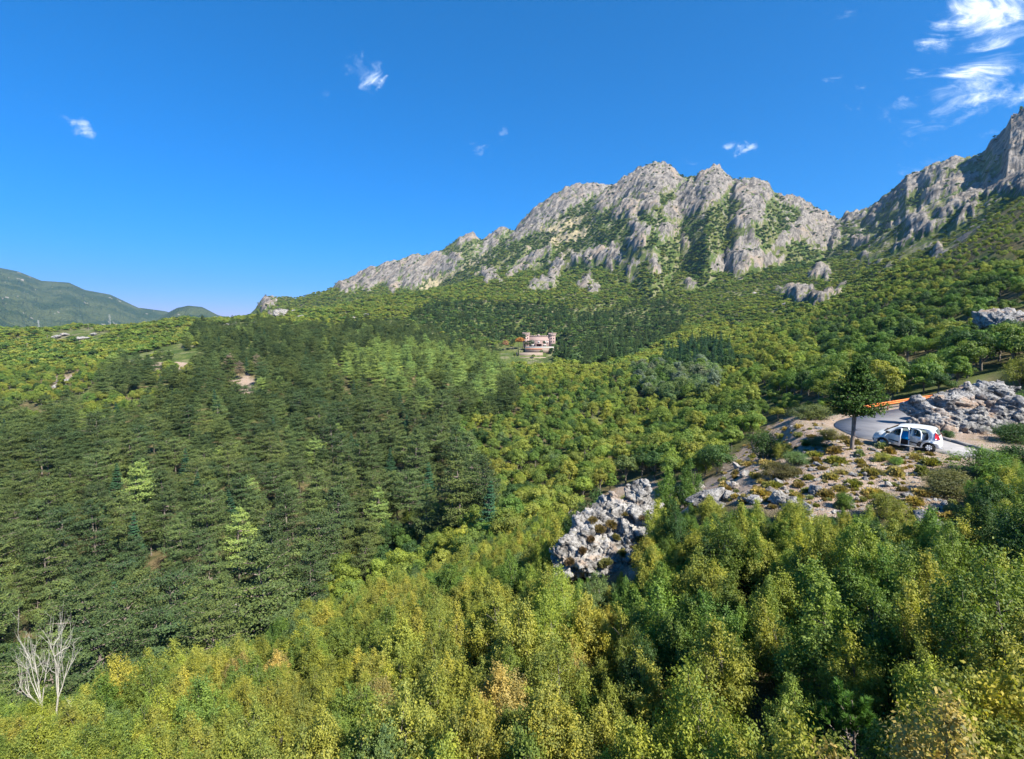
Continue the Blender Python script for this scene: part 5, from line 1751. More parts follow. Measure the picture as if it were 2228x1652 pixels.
for i, (x_, y_) in enumerate([(1286, 1172), (1330, 1140), (1355, 1205), (1378, 1190), (1395, 1175), (1318, 1225), (1268, 1198), (1305, 1150), (1340, 1168), (1402, 1130), (1360, 1120), (1385, 1230), (1240, 1222), (1290, 1130), (1410, 1210)]):
    yd = (19.2 + (1250 - y_) / 190 * 3.4) * S * .985
    a_, w_ = ray(x_, y_); s_ = g5.uniform(.45, .8)
    o = link('cushion_shrub', CUSH[i % 4], loc=(float(a_) * yd, yd, float(w_) * yd - .05), rot=(0.3, -.2, i), scale=s_)
    o['icol'] = jit([(0.15, 0.105, 0.075), (0.19, 0.15, 0.08), (0.19, 0.18, 0.08)][i % 3])
    tag(o, f"{['red-brown', 'brown', 'olive-brown'][i % 3]} tuft growing in a crack of the white rock outcrop", 'cushion shrub', f"{['red-brown', 'brown', 'olive-brown'][i % 3]} tufts in the cracks of the white outcrop")
SHR = [make_hornbeam(150 + i, h=1.6, wdt=1.7, plumes=16, twigs=60, lpt=12, leaf=0.055) for i in range(3)]
shrub(1668, 998, 72, 62, 0, DGREEN, 'dark spiky juniper on the left of the stony terrace', SHR[0])
shrub(1705, 1000, 44, 34, 0, OLIVE, 'olive shrub leaning on the dark juniper', SHR[1])
shrub(1732, 1012, 52, 30, 0, BLUEG, 'blue-green shrub in the middle left of the terrace', SHR[2])
shrub(1700, 1045, 80, 34, 0, (0.13, 0.12, 0.05), 'dry brown-green shrub below the blue-green one', SHR[1])
shrub(1768, 912, 84, 32, 0, (0.13, 0.16, 0.07), 'pale rounded broom bush left of the lone conifer', SHR[2])
shrub(1810, 957, 44, 24, 0, (0.19, 0.175, 0.08), 'dry grassy tuft on the gravel left of the road', SHR[0])
shrub(1775, 975, 40, 22, 0, (0.15, 0.15, 0.07), 'low grey-green shrub at the top of the terrace', SHR[1])
shrub(1920, 1005, 36, 18, 0, OLIVE, 'small olive shrub below the front of the car', SHR[1])
shrub(1950, 1010, 30, 16, 0, GREEN, 'small green shrub below the middle of the car', SHR[2])
shrub(1380, 1108, 42, 40, 0, LIME, 'bright green bush growing on top of the white outcrop', SHR[0])
shrub(1372, 1090, 30, 26, 0, GREEN, 'green bush at the peak of the white outcrop', SHR[1])
shrub(1925, 1128, 66, 60, 0, OLIVE, 'spiky olive shrub at the lower edge of the terrace', SHR[0])
shrub(1725, 1140, 50, 46, 0, YELL, 'yellow-green shrub below the large pale boulder', SHR[2])
shrub(1835, 1110, 40, 36, 0, GREEN, 'green shrub at the lower rim of the terrace', SHR[1])
shrub(2060, 1075, 110, 50, 0, (0.14, 0.15, 0.07), 'wide grey-green shrub right of the terrace', SHR[2])
shrub(2140, 1040, 120, 60, 0, GREEN, 'wide fresh green shrub below the road on the right', SHR[0])
shrub(2215, 1030, 110, 66, 0, DGREEN, 'dark green shrub below the road at the right edge', SHR[1])
shrub(2060, 935 + 20, 26, 18, 0, DGREEN, 'dark creeper at the left foot of the grey rock', SHR[1])
shrub(2205, 965, 90, 40, 0, DGREEN, 'dark green bush at the foot of the grey rock on the right', SHR[2])
shrub(2215, 905, 80, 50, 0, GREEN, 'green bush on the right shoulder of the grey rock', SHR[1])
shrub(2222, 850, 70, 60, 0, OLIVE, 'yellow-green bush right of the top of the grey rock', SHR[0])

# lone conifer by the road
LC = make_pine(900, h=5.5, wdt=3.7, lo=0.42, whorls=14, arms=8, tufts=110, tsz=0.17, cone=0.95, flat=0.9)
hx, hy, hz = hit(1853, 980, 15)
root = link('conifer_tree', None, loc=(hx, hy, hz - 0.05), scale=(1, 1, (980 - 792) / 1114 * hy / 5.5 * 1.03))
cr = link('crown', LC[0], root); cr['icol'] = (0.05, 0.098, 0.02)
M_LTR = M_PBARK
link('trunk', LC[1], root)
tw_, tq_ = tube([[0, 0, -0.5], [0.02, 0, 1.2], [-0.02, 0, 2.6]], [0.13, 0.10, 0.08], 10)
link('bare_trunk', mesh_np('bare_trunk', tw_, quads=tq_, mats=[M_PBARK], smooth_sh=True), root)
st = []
for k in range(7):
    an = R.uniform(0, 6.28); z_ = R.uniform(0.6, 1.9)
    st.append(tube([[0, 0, z_], [math.cos(an) * .25, math.sin(an) * .25, z_ + .03], [math.cos(an) * .45, math.sin(an) * .45, z_ + .1]], [.02, .012, .005], 4))
obj_parts('branch_stubs', st, M_PBARK, root)
tag(root, 'lone dark conifer with a bare trunk standing beside the parked car', 'conifer tree')

# dark oak and companions behind the outcrop
for (x_, y_, s_, sz_, cl, v, lb) in [(1300, 1090, 1.25, 1.35, DGREEN, 0, 'large dark green oak behind the white outcrop'), (1350, 1070, .95, 1.0, OLIVE, 1, 'olive green tree between the dark oak and the boulders'),
                                 (1262, 1085, .9, 1.0, DGREEN, 2, 'dark green tree on the left flank of the large oak'), (1400, 1050, .95, 1.05, OLIVE, 4, 'rounded olive tree behind the white boulder'),
                                 (1500, 1040, .8, .9, GREEN, 3, 'fresh green tree behind the grey boulder'), (1455, 1040, .85, 1.0, GREEN, 5, 'green tree right of the rounded olive tree')]:
    a_, _ = ray(x_, y_); yy = 40.0 if x_ < 1380 else 36.0
    xx = float(a_) * yy
    root = link('oak_tree' if 'oak' in lb else 'broadleaf_shrub', None, loc=(xx, yy, float(ground(xx, yy)) - .1), rot=(0, 0, R.uniform(0, 6)), scale=(s_, s_, sz_))
    cr = link('crown', HORN[v][0], root); cr['icol'] = jit(cl)
    link('trunk', HORN[v][1], root)
    tag(root, lb, 'tree')

# bare dead tree
def branch(P, d, L, r, depth, g, out, grav=0.0):
    n = 6
    pts_ = [np.array(P)]
    dd = np.array(d, float)
    for i in range(n):
        dd = unit(dd + g.normal(size=3) * 0.13 + np.array([0, 0, 0.05 + grav]))
        pts_.append(pts_[-1] + dd * L / n)
    pts_ = np.array(pts_)
    out.append(tube(pts_, np.linspace(r, r * 0.45, n + 1), 6))
    if depth <= 0:
        return
    for k in range(g.integers(2, 5) if depth > 1 else 3):
        i = int(g.integers(2, n + 1))
        nd = unit(dd + g.normal(size=3) * 0.75)
        nd[2] = abs(nd[2]) * 0.8 + 0.1
        branch(pts_[i], nd, L * g.uniform(0.5, 0.75), r * 0.5, depth - 1, g, out)


gd = np.random.default_rng(12)
out = []
tip = [(-0.2, 0, 1.15), (0.85, 0.15, 1.3)]
for (P, ds) in [(tip[0], [(-1.3, .1, .55), (-.8, .2, .9), (-.25, 0, 1), (.3, .2, 1), (-1.2, -.3, .25)]), (tip[1], [(.05, 0, 1), (.7, .2, .8), (.35, -.2, 1), (-.3, .3, 1)])]:
    tb = np.array([0.0 if P[0] < 0 else 0.3, 0, -0.4]); tm = (tb + np.array(P)) / 2 + [(-.06 if P[0] < 0 else -.1), 0, .05]
    tt_ = np.linspace(0, 1, 7)[:, None]
    out.append(tube((1 - tt_) ** 2 * tb + 2 * tt_ * (1 - tt_) * tm + tt_ ** 2 * np.array(P), np.linspace(.085, .05, 7), 8))
    for d0 in ds:
        branch(np.array(P), unit(np.array(d0, float)), 1.3, .034, 3, gd, out)
hy = 20.6; hx = float(ray(85, 1400)[0]) * hy; hz = float(ground(hx, hy))
dt = obj_parts('dead_tree', out, M_DEAD, smooth_sh=True, loc=(hx, hy, hz))
V_ = np.array([v.co[:] for v in dt.data.vertices]); hh_ = V_[:, 2].max()
sc_ = (float(ray(85, 1312)[1]) * hy - hz) / hh_
wx_ = 160 / 1114 * hy / (V_[:, 0].max() - V_[:, 0].min())
dt.scale = (wx_, wx_, sc_)
tag(dt, 'bleached bare dead tree with two trunks at the lower left', 'dead tree')
out = []
for d0 in [(-.4, 0, 1), (.5, .2, .9), (1, 0, .5), (.9, .3, .35), (-.7, 0, .7)]:
    branch(np.array([0, 0, 0.0]), unit(np.array(d0, float)), 0.9, .016, 2, gd, out)
hy = 19.8; hx = float(ray(135, 1440)[0]) * hy; hz = float(ground(hx, hy)) + .6
d2 = obj_parts('dead_bush', out, M_DEAD, smooth_sh=True, loc=(hx, hy, hz))
tag(d2, 'low bush of bare bleached twigs right of the dead tree', 'dead bush')

# young pine with long needles, lower right
def make_young_pine(seed, h=2.6, w=2.2):
    g = np.random.default_rng(seed)
    C, N_, T, AX, wood = [], [], [], [], []
    wood.append(tube(*limb(np.array([0, 0, -.3]), np.array([0, 0, h * .95]), .04, .05, .012, 7, g), 6))
    sh = []
    for k in range(46):
        f = g.uniform(0.1, 1.0) ** .9
        an = g.uniform(0, 6.28); L = w * .5 * (1.05 - f * .85) * g.uniform(.6, 1.1)
        b = np.array([0, 0, h * f * .9]); e = b + np.array([math.cos(an) * L, math.sin(an) * L, L * .35 + .1])
        up = e + np.array([math.cos(an) * .06, math.sin(an) * .06, .24])
        wood.append(tube(np.array([b, (b + e) / 2 + [0, 0, -.03], e, up]), [.018, .013, .009, .005], 4))
        sh.append(((b + e * 2) / 3, e)); sh.append((e, up))
    for (p, q) in sh:
        n = 190
        s = g.random(n)[:, None]
        d = unit(q - p)
        rad = unit(np.cross(d, g.normal(size=(n, 3))))
        ax = unit(rad + d * 0.85 + np.array([0, 0, .2]))
        L = g.uniform(.09, .15, n)
        c = p * (1 - s) + q * s + ax * (L / 2)[:, None]
        C.append(c); AX.append(ax * 3); N_.append(np.cross(ax, g.normal(size=(n, 3)))); T.append(np.clip(g.normal(.5, .2, n), 0, 1))
    C = np.concatenate(C); N_ = np.concatenate(N_); AX = np.concatenate(AX); T = np.concatenate(T)
    V, Q, Tn = leaf_mesh(C, N_, .135, .085, T, AX, g)
    Vw, Qw = merge(wood)
    return mesh_np('crown', V, quads=Q, mats=[M_NEEDLE], face_attr={'tint': Tn}), mesh_np('trunk', Vw, quads=Qw, mats=[M_PBARK], smooth_sh=True)


yp = make_young_pine(55)
a_, w_ = ray(1855, 1500); yy = 8.3
xx = float(a_) * yy; gz = float(ground(xx, yy)); top = float(w_) * yy
root = link('young_pine', None, loc=(xx, yy, gz), scale=(.85, .85, (top - gz) / 2.75))
cr = link('crown', yp[0], root); cr['icol'] = (0.075, 0.165, 0.03)
link('trunk', yp[1], root)
tag(root, 'bushy young pine with long bright green needles at the lower right', 'pine tree')
# young pines on the edge of the wood
for (x_, y_, hp, lb) in [(645, 1300, 75, 'bright green young pine where the near slope meets the pines'), (470, 1385, 44, 'small young pine beside the pale rocks')]:
    hx, hy, hz = hit(x_, y_)
    s_ = hp / 1114 * hy / 2.7
    root = link('young_pine', None, loc=(hx, hy, hz), scale=(s_, s_, s_ * 1.05))
    cr = link('crown', yp[0], root); cr['icol'] = (0.10, 0.165, 0.035); link('trunk', yp[1], root)
    tag(root, lb, 'pine tree')

# very near leafy branches in the lower right corner
NB = make_hornbeam(170, h=2.6, wdt=2.2, plumes=17, twigs=60, lpt=11, leaf=0.085, droop=0.35)
for (x_, y_, yy, cl, lb) in [(2110, 1560, 6.6, OLIVE, 'olive shrub with large leaves near the lower right corner'), (2235, 1440, 6.4, GOLD, 'golden shrub with large leaves at the right edge'),
                             (2045, 1600, 5.8, GOLD, 'golden shrub right of the bushy young pine'), (1800, 1648, 5.4, TAN, 'orange-tan leafy shrub at the foot of the bushy young pine')]:
    a_, w_ = ray(x_, y_)
    xx = float(a_) * yy; gz = float(ground(xx, yy)); top = float(w_) * yy
    k_s = (top - gz) / 2.75
    root = link('leafy_shrub', None, loc=(xx, yy, gz), rot=(0, 0, R.uniform(0, 6)), scale=(.62, .62, max(.4, k_s)))
    cr = link('crown', NB[0], root); cr['icol'] = jit(cl); link('trunk', NB[1], root)
    tag(root, lb, 'shrub')

# ------------------------------------------------------------------ castle-like mansion on its terraces
M_STONE = plain('pink_stone', (0.32, 0.23, 0.205), 0.85, 0.2, 0.18, 0.7)
M_STONE2 = plain('pale_pink_trim', (0.37, 0.285, 0.255), 0.8, 0.2, 0.1, 1.0)
M_GLASSD = plain('dark_window', (0.05, 0.06, 0.07), 0.15, 0.6, 0.1, 1)
M_REDD = plain('red_brown_door', (0.16, 0.04, 0.035), 0.6, 0.3, 0.2, 1)
M_WHITE = plain('white_frames', (0.72, 0.70, 0.66), 0.6, 0.3, 0.05, 1)
M_TERR = plain('terrace_wall', (0.28, 0.225, 0.18), 0.9, 0.2, 0.3, 0.5)
M_TILE = plain('orange_tiles', (0.48, 0.2, 0.12), 0.8, 0.2, 0.2, 1.0)


def cyl(r, z0, z1, n=24, cx_=0, cy_=0, r1=None):
    r1 = r if r1 is None else r1
    an = np.linspace(0, 2 * math.pi, n, endpoint=False)
    V = np.concatenate([np.stack([cx_ + np.cos(an) * r, cy_ + np.sin(an) * r, np.full(n, z0)], 1), np.stack([cx_ + np.cos(an) * r1, cy_ + np.sin(an) * r1, np.full(n, z1)], 1),
                        [[cx_, cy_, z0], [cx_, cy_, z1]]])
    i = np.arange(n); j = (i + 1) % n
    Q = np.concatenate([np.stack([i, j, j + n, i + n], 1), np.stack([j, i, np.full(n, 2 * n), np.full(n, 2 * n)], 1), np.stack([i + n, j + n, np.full(n, 2 * n + 1), np.full(n, 2 * n + 1)], 1)])
    return V, Q


def fix_deg(name, parts, mat, parent, loc=None, rot=None, sm=False):
    """mesh from quads some of which are degenerate (fans)"""
    V, Q = merge(parts)
    q = Q[Q[:, 2] != Q[:, 3]]; tr = Q[Q[:, 2] == Q[:, 3]][:, :3]
    me = mesh_np(name, V, quads=[q, tr] if len(tr) else q, mats=[mat], smooth_sh=sm)
    return link(name, me, parent, loc, rot)


CY = CASTLE_Y
ca_, cw_ = ray(1172, 753)
croot = link('castle_mansion', None, loc=(float(ca_) * CY, CY, CASTLE_Z), rot=(0, 0, math.radians(4)))
tag(croot, 'small pink castle-like mansion with two round battlemented towers in the woods', 'castle')
U = CY / 1114.0      # metres per photo pixel there
W0, W1 = -22 * U, 24 * U
Hh = 24 * U
D_ = 16.0
mw_ = fix_deg('wall', [mbox(W0, W1, 0, D_, -3, Hh)], M_STONE, croot)
fix_deg('cornice', [mbox(W0 - .1, W1 + .1, -.25, -.003, Hh * .60, Hh * .635), mbox(W0 - .1, W1 + .1, -.3, -.003, Hh * .97, Hh * 1.0)], M_STONE2, croot)
cren = [mbox(W0 + i * 2.0, W0 + i * 2.0 + 1.1, -.28, .35, Hh + .003, Hh + 1.0) for i in range(int((W1 - W0) / 2.0))]
cren += [mbox(-1.2, 1.0, -.3, .5, Hh + .003, Hh + 2.2)]
fix_deg('battlement', cren, M_STONE2, croot)
M_ROOFC = plain('roof_membrane', (0.33, 0.23, 0.2), .9, .1)
fix_deg('roof', [mbox(W0 + .4, W1 - .4, .4, D_ - .4, Hh + .004, Hh + .3)], M_ROOFC, croot)
for tx, hh_, lab in ((W0 - 2.6, 31 * U, 'left'), (W1 + 2.9, 30 * U, 'right')):
    tw = fix_deg('tower', [cyl(3.6, -4, hh_ - 2.2, 28)], M_STONE, croot, loc=(tx, 1.2, 0), sm=False)
    fix_deg('tower_head', [cyl(3.65, hh_ - 2.6, hh_ - 1.9, 28, r1=4.25), cyl(4.25, hh_ - 1.897, hh_ - .6, 28)], M_STONE2, tw)
    cr_ = []
    for k in range(12):
        an = k * math.pi / 6
        cr_.append(mbox(math.cos(an) * 3.9 - .45, math.cos(an) * 3.9 + .45, math.sin(an) * 3.9 - .45, math.sin(an) * 3.9 + .45, hh_ - .597, hh_ + .5))
    fix_deg('battlement', cr_, M_STONE2, tw)
    for zf in (.15, .38, .60, .80):
        for an in (-1.95, -1.2):
            V, Q = mbox(-.5, .5, -.12, .12, hh_ * zf, hh_ * zf + 1.5)
            w_o = fix_deg('window', [(V, Q)], M_GLASSD, tw, loc=(math.cos(an) * 3.62, math.sin(an) * 3.62, 0), rot=(0, 0, an + math.pi / 2))
fp = fix_deg('flagpole', [cyl(.09, 30 * U, 34.5 * U, 8)], M_WHITE, croot, loc=(W1 + 2.9, 1.2, 0))


def window(x, z, w, h, arch=True):
    f = fix_deg('window_frame', [mbox(x - w / 2 - .25, x + w / 2 + .25, -.14, -.004, z - .25, z + h + .3)], M_WHITE, croot)
    fix_deg('pane', [mbox(x - w / 2, x - .12, -.2, -.143, z, z + h), mbox(x + .12, x + w / 2, -.2, -.143, z, z + h)], M_GLASSD, f)


for x, z, w, h in ((-13 * U, Hh * .36, 2.6, 2.4), (13 * U, Hh * .36, 2.6, 2.4), (0, Hh * .36, 1.5, 2.2), (-13 * U, Hh * .06, 2.6, 2.2), (13 * U, Hh * .06, 2.6, 2.2), (-18.5 * U, Hh * .36, 1.0, 2.0), (19 * U, Hh * .36, 1.0, 2.0)):
    window(x, z, w, h)
fix_deg('portal', [mbox(-3.6, -3.0, -2.6, -.2, 0, Hh * .31), mbox(3.0, 3.6, -2.6, -.2, 0, Hh * .31), mbox(-3.9, 3.9, -2.8, -.2, Hh * .31 + .003, Hh * .36)], M_STONE2, croot)
fix_deg('door', [mbox(-2.0, 2.0, -.1, -.004, 0, Hh * .28)], M_REDD, croot)

# terraces, retaining walls, pergola in front of it
def at_castle(px_, py_, dY):
    a_, w_ = ray(px_, py_)
    return float(a_) * (CY + dY), CY + dY, float(w_) * (CY + dY)


tr_ = link('garden_terrace', None, loc=(float(ca_) * CY, CY - 14, CASTLE_Z))
tag(tr_, 'stepped garden terrace with pale retaining walls below the pink castle', 'terrace')
x0 = -36 * U
fix_deg('upper_wall', [mbox(-30 * U, 30 * U, -5, -4.2, -6, .6)], M_TERR, tr_)
fix_deg('middle_wall', [mbox(-50 * U, 6 * U, -12, -11.2, -10.5, -4.6)], M_TERR, tr_)
fix_deg('lower_wall', [mbox(-42 * U, 12 * U, -19, -18.2, -16, -9.2)], M_TERR, tr_)
fix_deg('terrace_slab', [mbox(-30 * U, 30 * U, -4.19, 13, -6, -.35), mbox(-50 * U, 6 * U, -11.19, -5.003, -10, -4.9), mbox(-42 * U, 12 * U, -18.19, -12.003, -15, -9.5)], plain('terrace_paving', (0.42, 0.36, 0.29), .9, .1, .2, .6), tr_)
fix_deg('parapet', [mbox(-30 * U, 30 * U, -5.2, -5.004, .2, 1.1)], M_WHITE, tr_)
fix_deg('tile_band', [mbox(-30 * U, 6 * U, -5.25, -5.204, -1.6, -.7)], M_TILE, tr_)
sh_ = link('garden_shed', None, loc=at_castle(1098, 771, -22))
tag(sh_, 'low stone garden building with a grey roof left below the castle', 'garden building')
fix_deg('wall', [mbox(-5, 5, 0, 5, -7, 0)], M_STONE, sh_)
fix_deg('roof', [mbox(-5.4, 5.4, -.5, 5.4, .004, .35)], M_CONC, sh_)
for k in range(4):
    fix_deg('door', [mbox(-4.2 + k * 2.3, -2.8 + k * 2.3, -.06, -.004, -4.2, -1.2)], M_GLASSD, sh_)
ca2 = link('awning', None, loc=at_castle(1104, 784, -34))
tag(ca2, 'small red awning below the garden building', 'awning')
fix_deg('canopy', [mbox(-3, 3, -1.5, 1.5, 0, .12)], plain('red_cloth', (.6, .05, .03), .7), ca2)
fix_deg('leg', [mbox(-2.9, -2.8, -1.4, -1.3, -3, -.003)], M_WHITE, ca2); fix_deg('leg', [mbox(2.8, 2.9, -1.4, -1.3, -3, -.003)], M_WHITE, ca2)
UMB = [make_pine(950 + i, h=11, wdt=5.5, lo=0.72, whorls=6, arms=7, tufts=40, tsz=0.5, cone=0.35) for i in range(2)]
for i, (x_, y0, y1, dY, cl, lb) in enumerate([
    (1101, 742, 770, -14, (0.50, 0.27, 0.17), 'pinkish dying pine left of the castle terrace'), (1127, 736, 765, -9, (0.62, 0.30, 0.08), 'orange-crowned dead pine left of the castle'),
    (1132, 735, 765, -11, (0.58, 0.27, 0.08), 'second orange-crowned dead pine, nearer the castle'), (1117, 738, 766, -10, PINED, 'dark umbrella pine left of the orange pines'),
    (1139, 728, 757, -6, PINED, 'dark umbrella pine touching the left tower'), (1145, 744, 765, -12, PINEG, 'slim umbrella pine before the left tower'),
    (1152, 742, 770, -14, PINED, 'slim umbrella pine before the castle windows'), (1157, 740, 765, -12, PINED, 'umbrella pine before the castle door'),
    (1183, 742, 757, -7, PINED, 'small dark umbrella pine before the right half of the castle'), (1112, 744, 766, -12, PINED, 'dark umbrella pine beside the pinkish pine'), (1090, 748, 770, -14, PINEG, 'umbrella pine at the left end of the terrace')]):
    p = at_castle(x_, y1, dY); p2 = at_castle(x_, y0, dY)
    s_ = (p2[2] - p[2]) / 11
    root = link('umbrella_pine', None, loc=p, rot=(0, 0, i), scale=(s_, s_, s_))
    cr = link('crown', UMB[i % 2][0], root); cr['icol'] = cl; link('trunk', UMB[i % 2][1], root)
    tag(root, lb, 'pine tree', 'umbrella pines round the castle')
for (x_, y_, dY, s_, cl, k_, lb) in [(1205, 762, -8, 1.3, BLUEG, 0, 'blue-green tree at the foot of the right tower'), (1190, 766, -12, 1.2, GREEN, 1, 'green tree before the right tower'), (1218, 758, -4, 1.5, DGREEN, 2, 'dark tree right of the castle'),
                                     (1178, 775, -22, 1.1, BLUEG, 3, 'rounded tree at the right end of the terraces'), (1088, 768, -20, 1.2, BLUEG, 4, 'blue-green tree left of the terraces'), (1200, 776, -22, 1.4, DGREEN, 0, 'dark tree below the castle on the right'),
                                     (1134, 775, -24, .8, GREEN, 1, 'small tree in front of the terraces'), (1120, 786, -34, 1.0, MIDG, 2, 'mid green tree below the middle of the terraces'), (1160, 786, -34, 1.1, MIDG, 3, 'mid green tree below the right part of the terraces')]:
    p = at_castle(x_, y_, dY)
    o = link('broadleaf_tree', BROAD[k_], loc=(p[0], p[1], float(ground(p[0], p[1]))), scale=s_); o['icol'] = cl
    tag(o, lb, 'broadleaf tree')
for i, (x_, y_, dY, s_, lb) in enumerate([(1128, 781, -28, .95, 'slim cypress in front of the castle terraces'), (1085, 735, 30, 1.2, 'cypress left behind the castle'), (1066, 745, 20, 1.0, 'cypress farther left behind the castle'), (1222, 735, 30, 1.3, 'cypress right behind the castle')]):
    p = at_castle(x_, y_, dY)
    o = link('cypress_tree', CYP[i % 3], loc=(p[0], p[1], float(ground(p[0], p[1]))), scale=s_); o['icol'] = DGREEN
    tag(o, lb, 'cypress tree')

# ------------------------------------------------------------------ poles, hut
M_STEEL = plain('galvanised_steel', (0.42, 0.44, 0.45), 0.5, 0.5, 0.1, 2, metallic=0.3)
M_WOODP = plain('weathered_pole', (0.26, 0.23, 0.19), 0.9, 0.1, 0.2, 4)


def pylon(x_, y_, hpx, label):
    hx, hy, hz = hit(x_, y_)
    h = hpx / 1114 * hy
    root = link('power_pylon', None, loc=(hx, hy, hz - .3))
    tag(root, label, 'pylon')
    p = []
    b, tp = h * .045, h * .018
    for sx in (-1, 1):
        for sy in (-1, 1):
            p.append(tube([[sx * b, sy * b, 0], [sx * tp, sy * tp, h]], [.09, .06], 4))
    n = 9
    for k in range(n):
        z0_, z1_ = h * k / n, h * (k + 1) / n
        r0 = b + (tp - b) * k / n; r1 = b + (tp - b) * (k + 1) / n
        for (s0, s1) in (((-1, -1), (1, -1)), ((1, -1), (1, 1)), ((1, 1), (-1, 1)), ((-1, 1), (-1, -1))):
            p.append(tube([[s0[0] * r0, s0[1] * r0, z0_], [s1[0] * r1, s1[1] * r1, z1_]], [.045, .045], 4))
    obj_parts('lattice_mast', p, M_STEEL, root)
    for zz_ in (.97, .88, .80):
        w = h * .09
        obj_parts('cross_arm', [tube([[-w, 0, h * zz_], [0, 0, h * zz_ + .25], [w, 0, h * zz_]], [.08, .1, .08], 4)], M_STEEL, root)
        for s_ in (-1, 1):
            obj_parts('insulator', [tube([[s_ * w, 0, h * zz_], [s_ * w, 0, h * zz_ - .6]], [.09, .07], 6)], M_WHITE, root)


pylon(85, 719, 22, 'slender lattice power pylon, the left one on the far ridge')
pylon(240, 714, 28, 'slender lattice power pylon, the taller right one on the ridge')


def upole(x_, y_, hpx, label):
    hx, hy, hz = hit(x_, y_)
    h = hpx / 1114 * hy
    root = link('utility_pole', None, loc=(hx, hy, hz - .3))
    tag(root, label, 'pole')
    obj_parts('shaft', [tube([[0, 0, 0], [0, 0, h + .3]], [.16, .11], 8)], M_WOODP, root)
    obj_parts('cross_arm', [tube([[-.9, 0, h - .2], [.9, 0, h - .2]], [.07, .07], 4)], M_WOODP, root)
    for s_ in (-.75, 0, .75):
        obj_parts('insulator', [tube([[s_, 0, h - .15], [s_, 0, h + .12]], [.06, .04], 6)], M_WHITE, root)


upole(193, 722, 14, 'short wooden pole between the two pylons')
upole(253, 716, 10, 'small pole right behind the taller pylon')
upole(104, 742, 12, 'wooden pole in the scrub below the left pylon')
upole(60, 764, 14, 'wooden pole in the scrub at the left edge')
upole(1640, 805, 17, 'pale pole in the bushes right of the dark conifers')
upole(1689, 812, 14, 'pale pole in the bushes left of the lone conifer')
hx, hy, hz = hit(1752, 756)
hu = link('stone_hut', None, loc=(hx, hy, hz), rot=(0, 0, .5))
tag(hu, 'tiny grey hut with a pale roof among the trees above the lone conifer', 'hut')
fix_deg('wall', [mbox(-2.2, 2.2, -1.6, 1.6, -1, 2.4)], plain('hut_stone', (.3, .28, .26), .9), hu)
V = np.array([[-2.6, -2, 2.4], [2.6, -2, 2.4], [2.6, 2, 2.4], [-2.6, 2, 2.4], [-2.6, 0, 3.6], [2.6, 0, 3.6]], float)
link('roof', mesh_np('roof', V, quads=[np.array([[0, 1, 5, 4], [2, 3, 4, 5], [0, 3, 2, 1]]), np.array([[1, 2, 5], [3, 0, 4]])], mats=[plain('hut_roof', (.42, .42, .43), .8)]), hu)
fix_deg('door', [mbox(-.5, .5, -1.66, -1.604, 0, 1.9)], M_GLASSD, hu)

# dead grey pines on the pine hill
for (x_, y_, s_, cl, lb) in [(503, 812, 1.0, (0.30, 0.23, 0.19), 'dead pine with a grey-pink crown on the pine hill'), (522, 826, .9, (0.24, 0.19, 0.15), 'half-dead pine with bare trunk above the earth clearing'), (560, 812, .95, (0.22, 0.19, 0.14), 'grey dying pine right of the earth clearing')]:
    hx, hy, hz = hit(x_, y_)
    plant('pine', hx, hy, hz, s_, cl, lb, None, variant=3)

# ------------------------------------------------------------------ the parked car
M_PAINT = plain('white_car_paint', (0.72, 0.76, 0.78), 0.28, 0.5, 0.02, 1, **{'Coat Weight': 0.6, 'Coat Roughness': 0.08})
M_BLK = plain('black_plastic', (0.025, 0.025, 0.028), 0.5, 0.4, 0.1, 3)
M_TYRE = plain('tyre_rubber', (0.02, 0.02, 0.02), 0.85, 0.2, 0.1, 3)
M_RIM = plain('silver_wheel_trim', (0.62, 0.66, 0.72), 0.35, 0.5, 0.03, 1, metallic=0.35)
M_SEAT = plain('dark_seat_fabric', (0.04, 0.04, 0.05), 0.9, 0.1, 0.2, 5)
M_LAMPR = plain('red_lamp_glass', (0.55, 0.02, 0.03), 0.15, 0.5, 0.05, 1)
M_LAMPC = plain('clear_lamp_glass', (0.6, 0.64, 0.68), 0.08, 0.6, 0.02, 1)
mg, t = new_mat('tinted_glass')
gl = t.n('ShaderNodeBsdfGlossy', ins={'Roughness': 0.03, 'Color': (.8, .85, .85, 1)}); tp_ = t.n('ShaderNodeBsdfTransparent', ins={'Color': (.62, .70, .68, 1)})
fr = t.n('ShaderNodeFresnel', ins={'IOR': 1.45}); mx = t.n('ShaderNodeMixShader', ins={0: fr.outputs[0], 1: tp_.outputs[0], 2: gl.outputs[0]})
t.n('ShaderNodeOutputMaterial', ins={0: mx.outputs[0]})
M_GLASS = mg
fw = flat(1919, 971.5); rwp = flat(2020, 984.5)
fwv, rwv = Vector(fw), Vector(rwp)
wb = (fwv - rwv).length
CS = wb / 2.34
head = (fwv - rwv).normalized()
ang = math.atan2(head.y, head.x)
HW = 0.79          # half width
# wheel contact points are those of the near (left) side; the axle midpoint lies half a width to the right of travel
right = Vector((head.y, -head.x, 0))
if right.dot(Vector((fwv.x, fwv.y, 0))) < 0: right = -right
ctr = (fwv + rwv) / 2 + right * (HW * CS * .93)
car = link('parked_car', None, loc=(ctr.x, ctr.y, ZROAD * S + .02), rot=(0, 0, ang), scale=CS)
tag(car, 'white five-door hatchback parked by the hairpin with its left doors open', 'car')
side_is = 1 if Vector((math.cos(ang + math.pi / 2), math.sin(ang + math.pi / 2), 0)).dot(right) < 0 else -1   # which local y faces the viewer
FX, RX = 1.17, -1.17


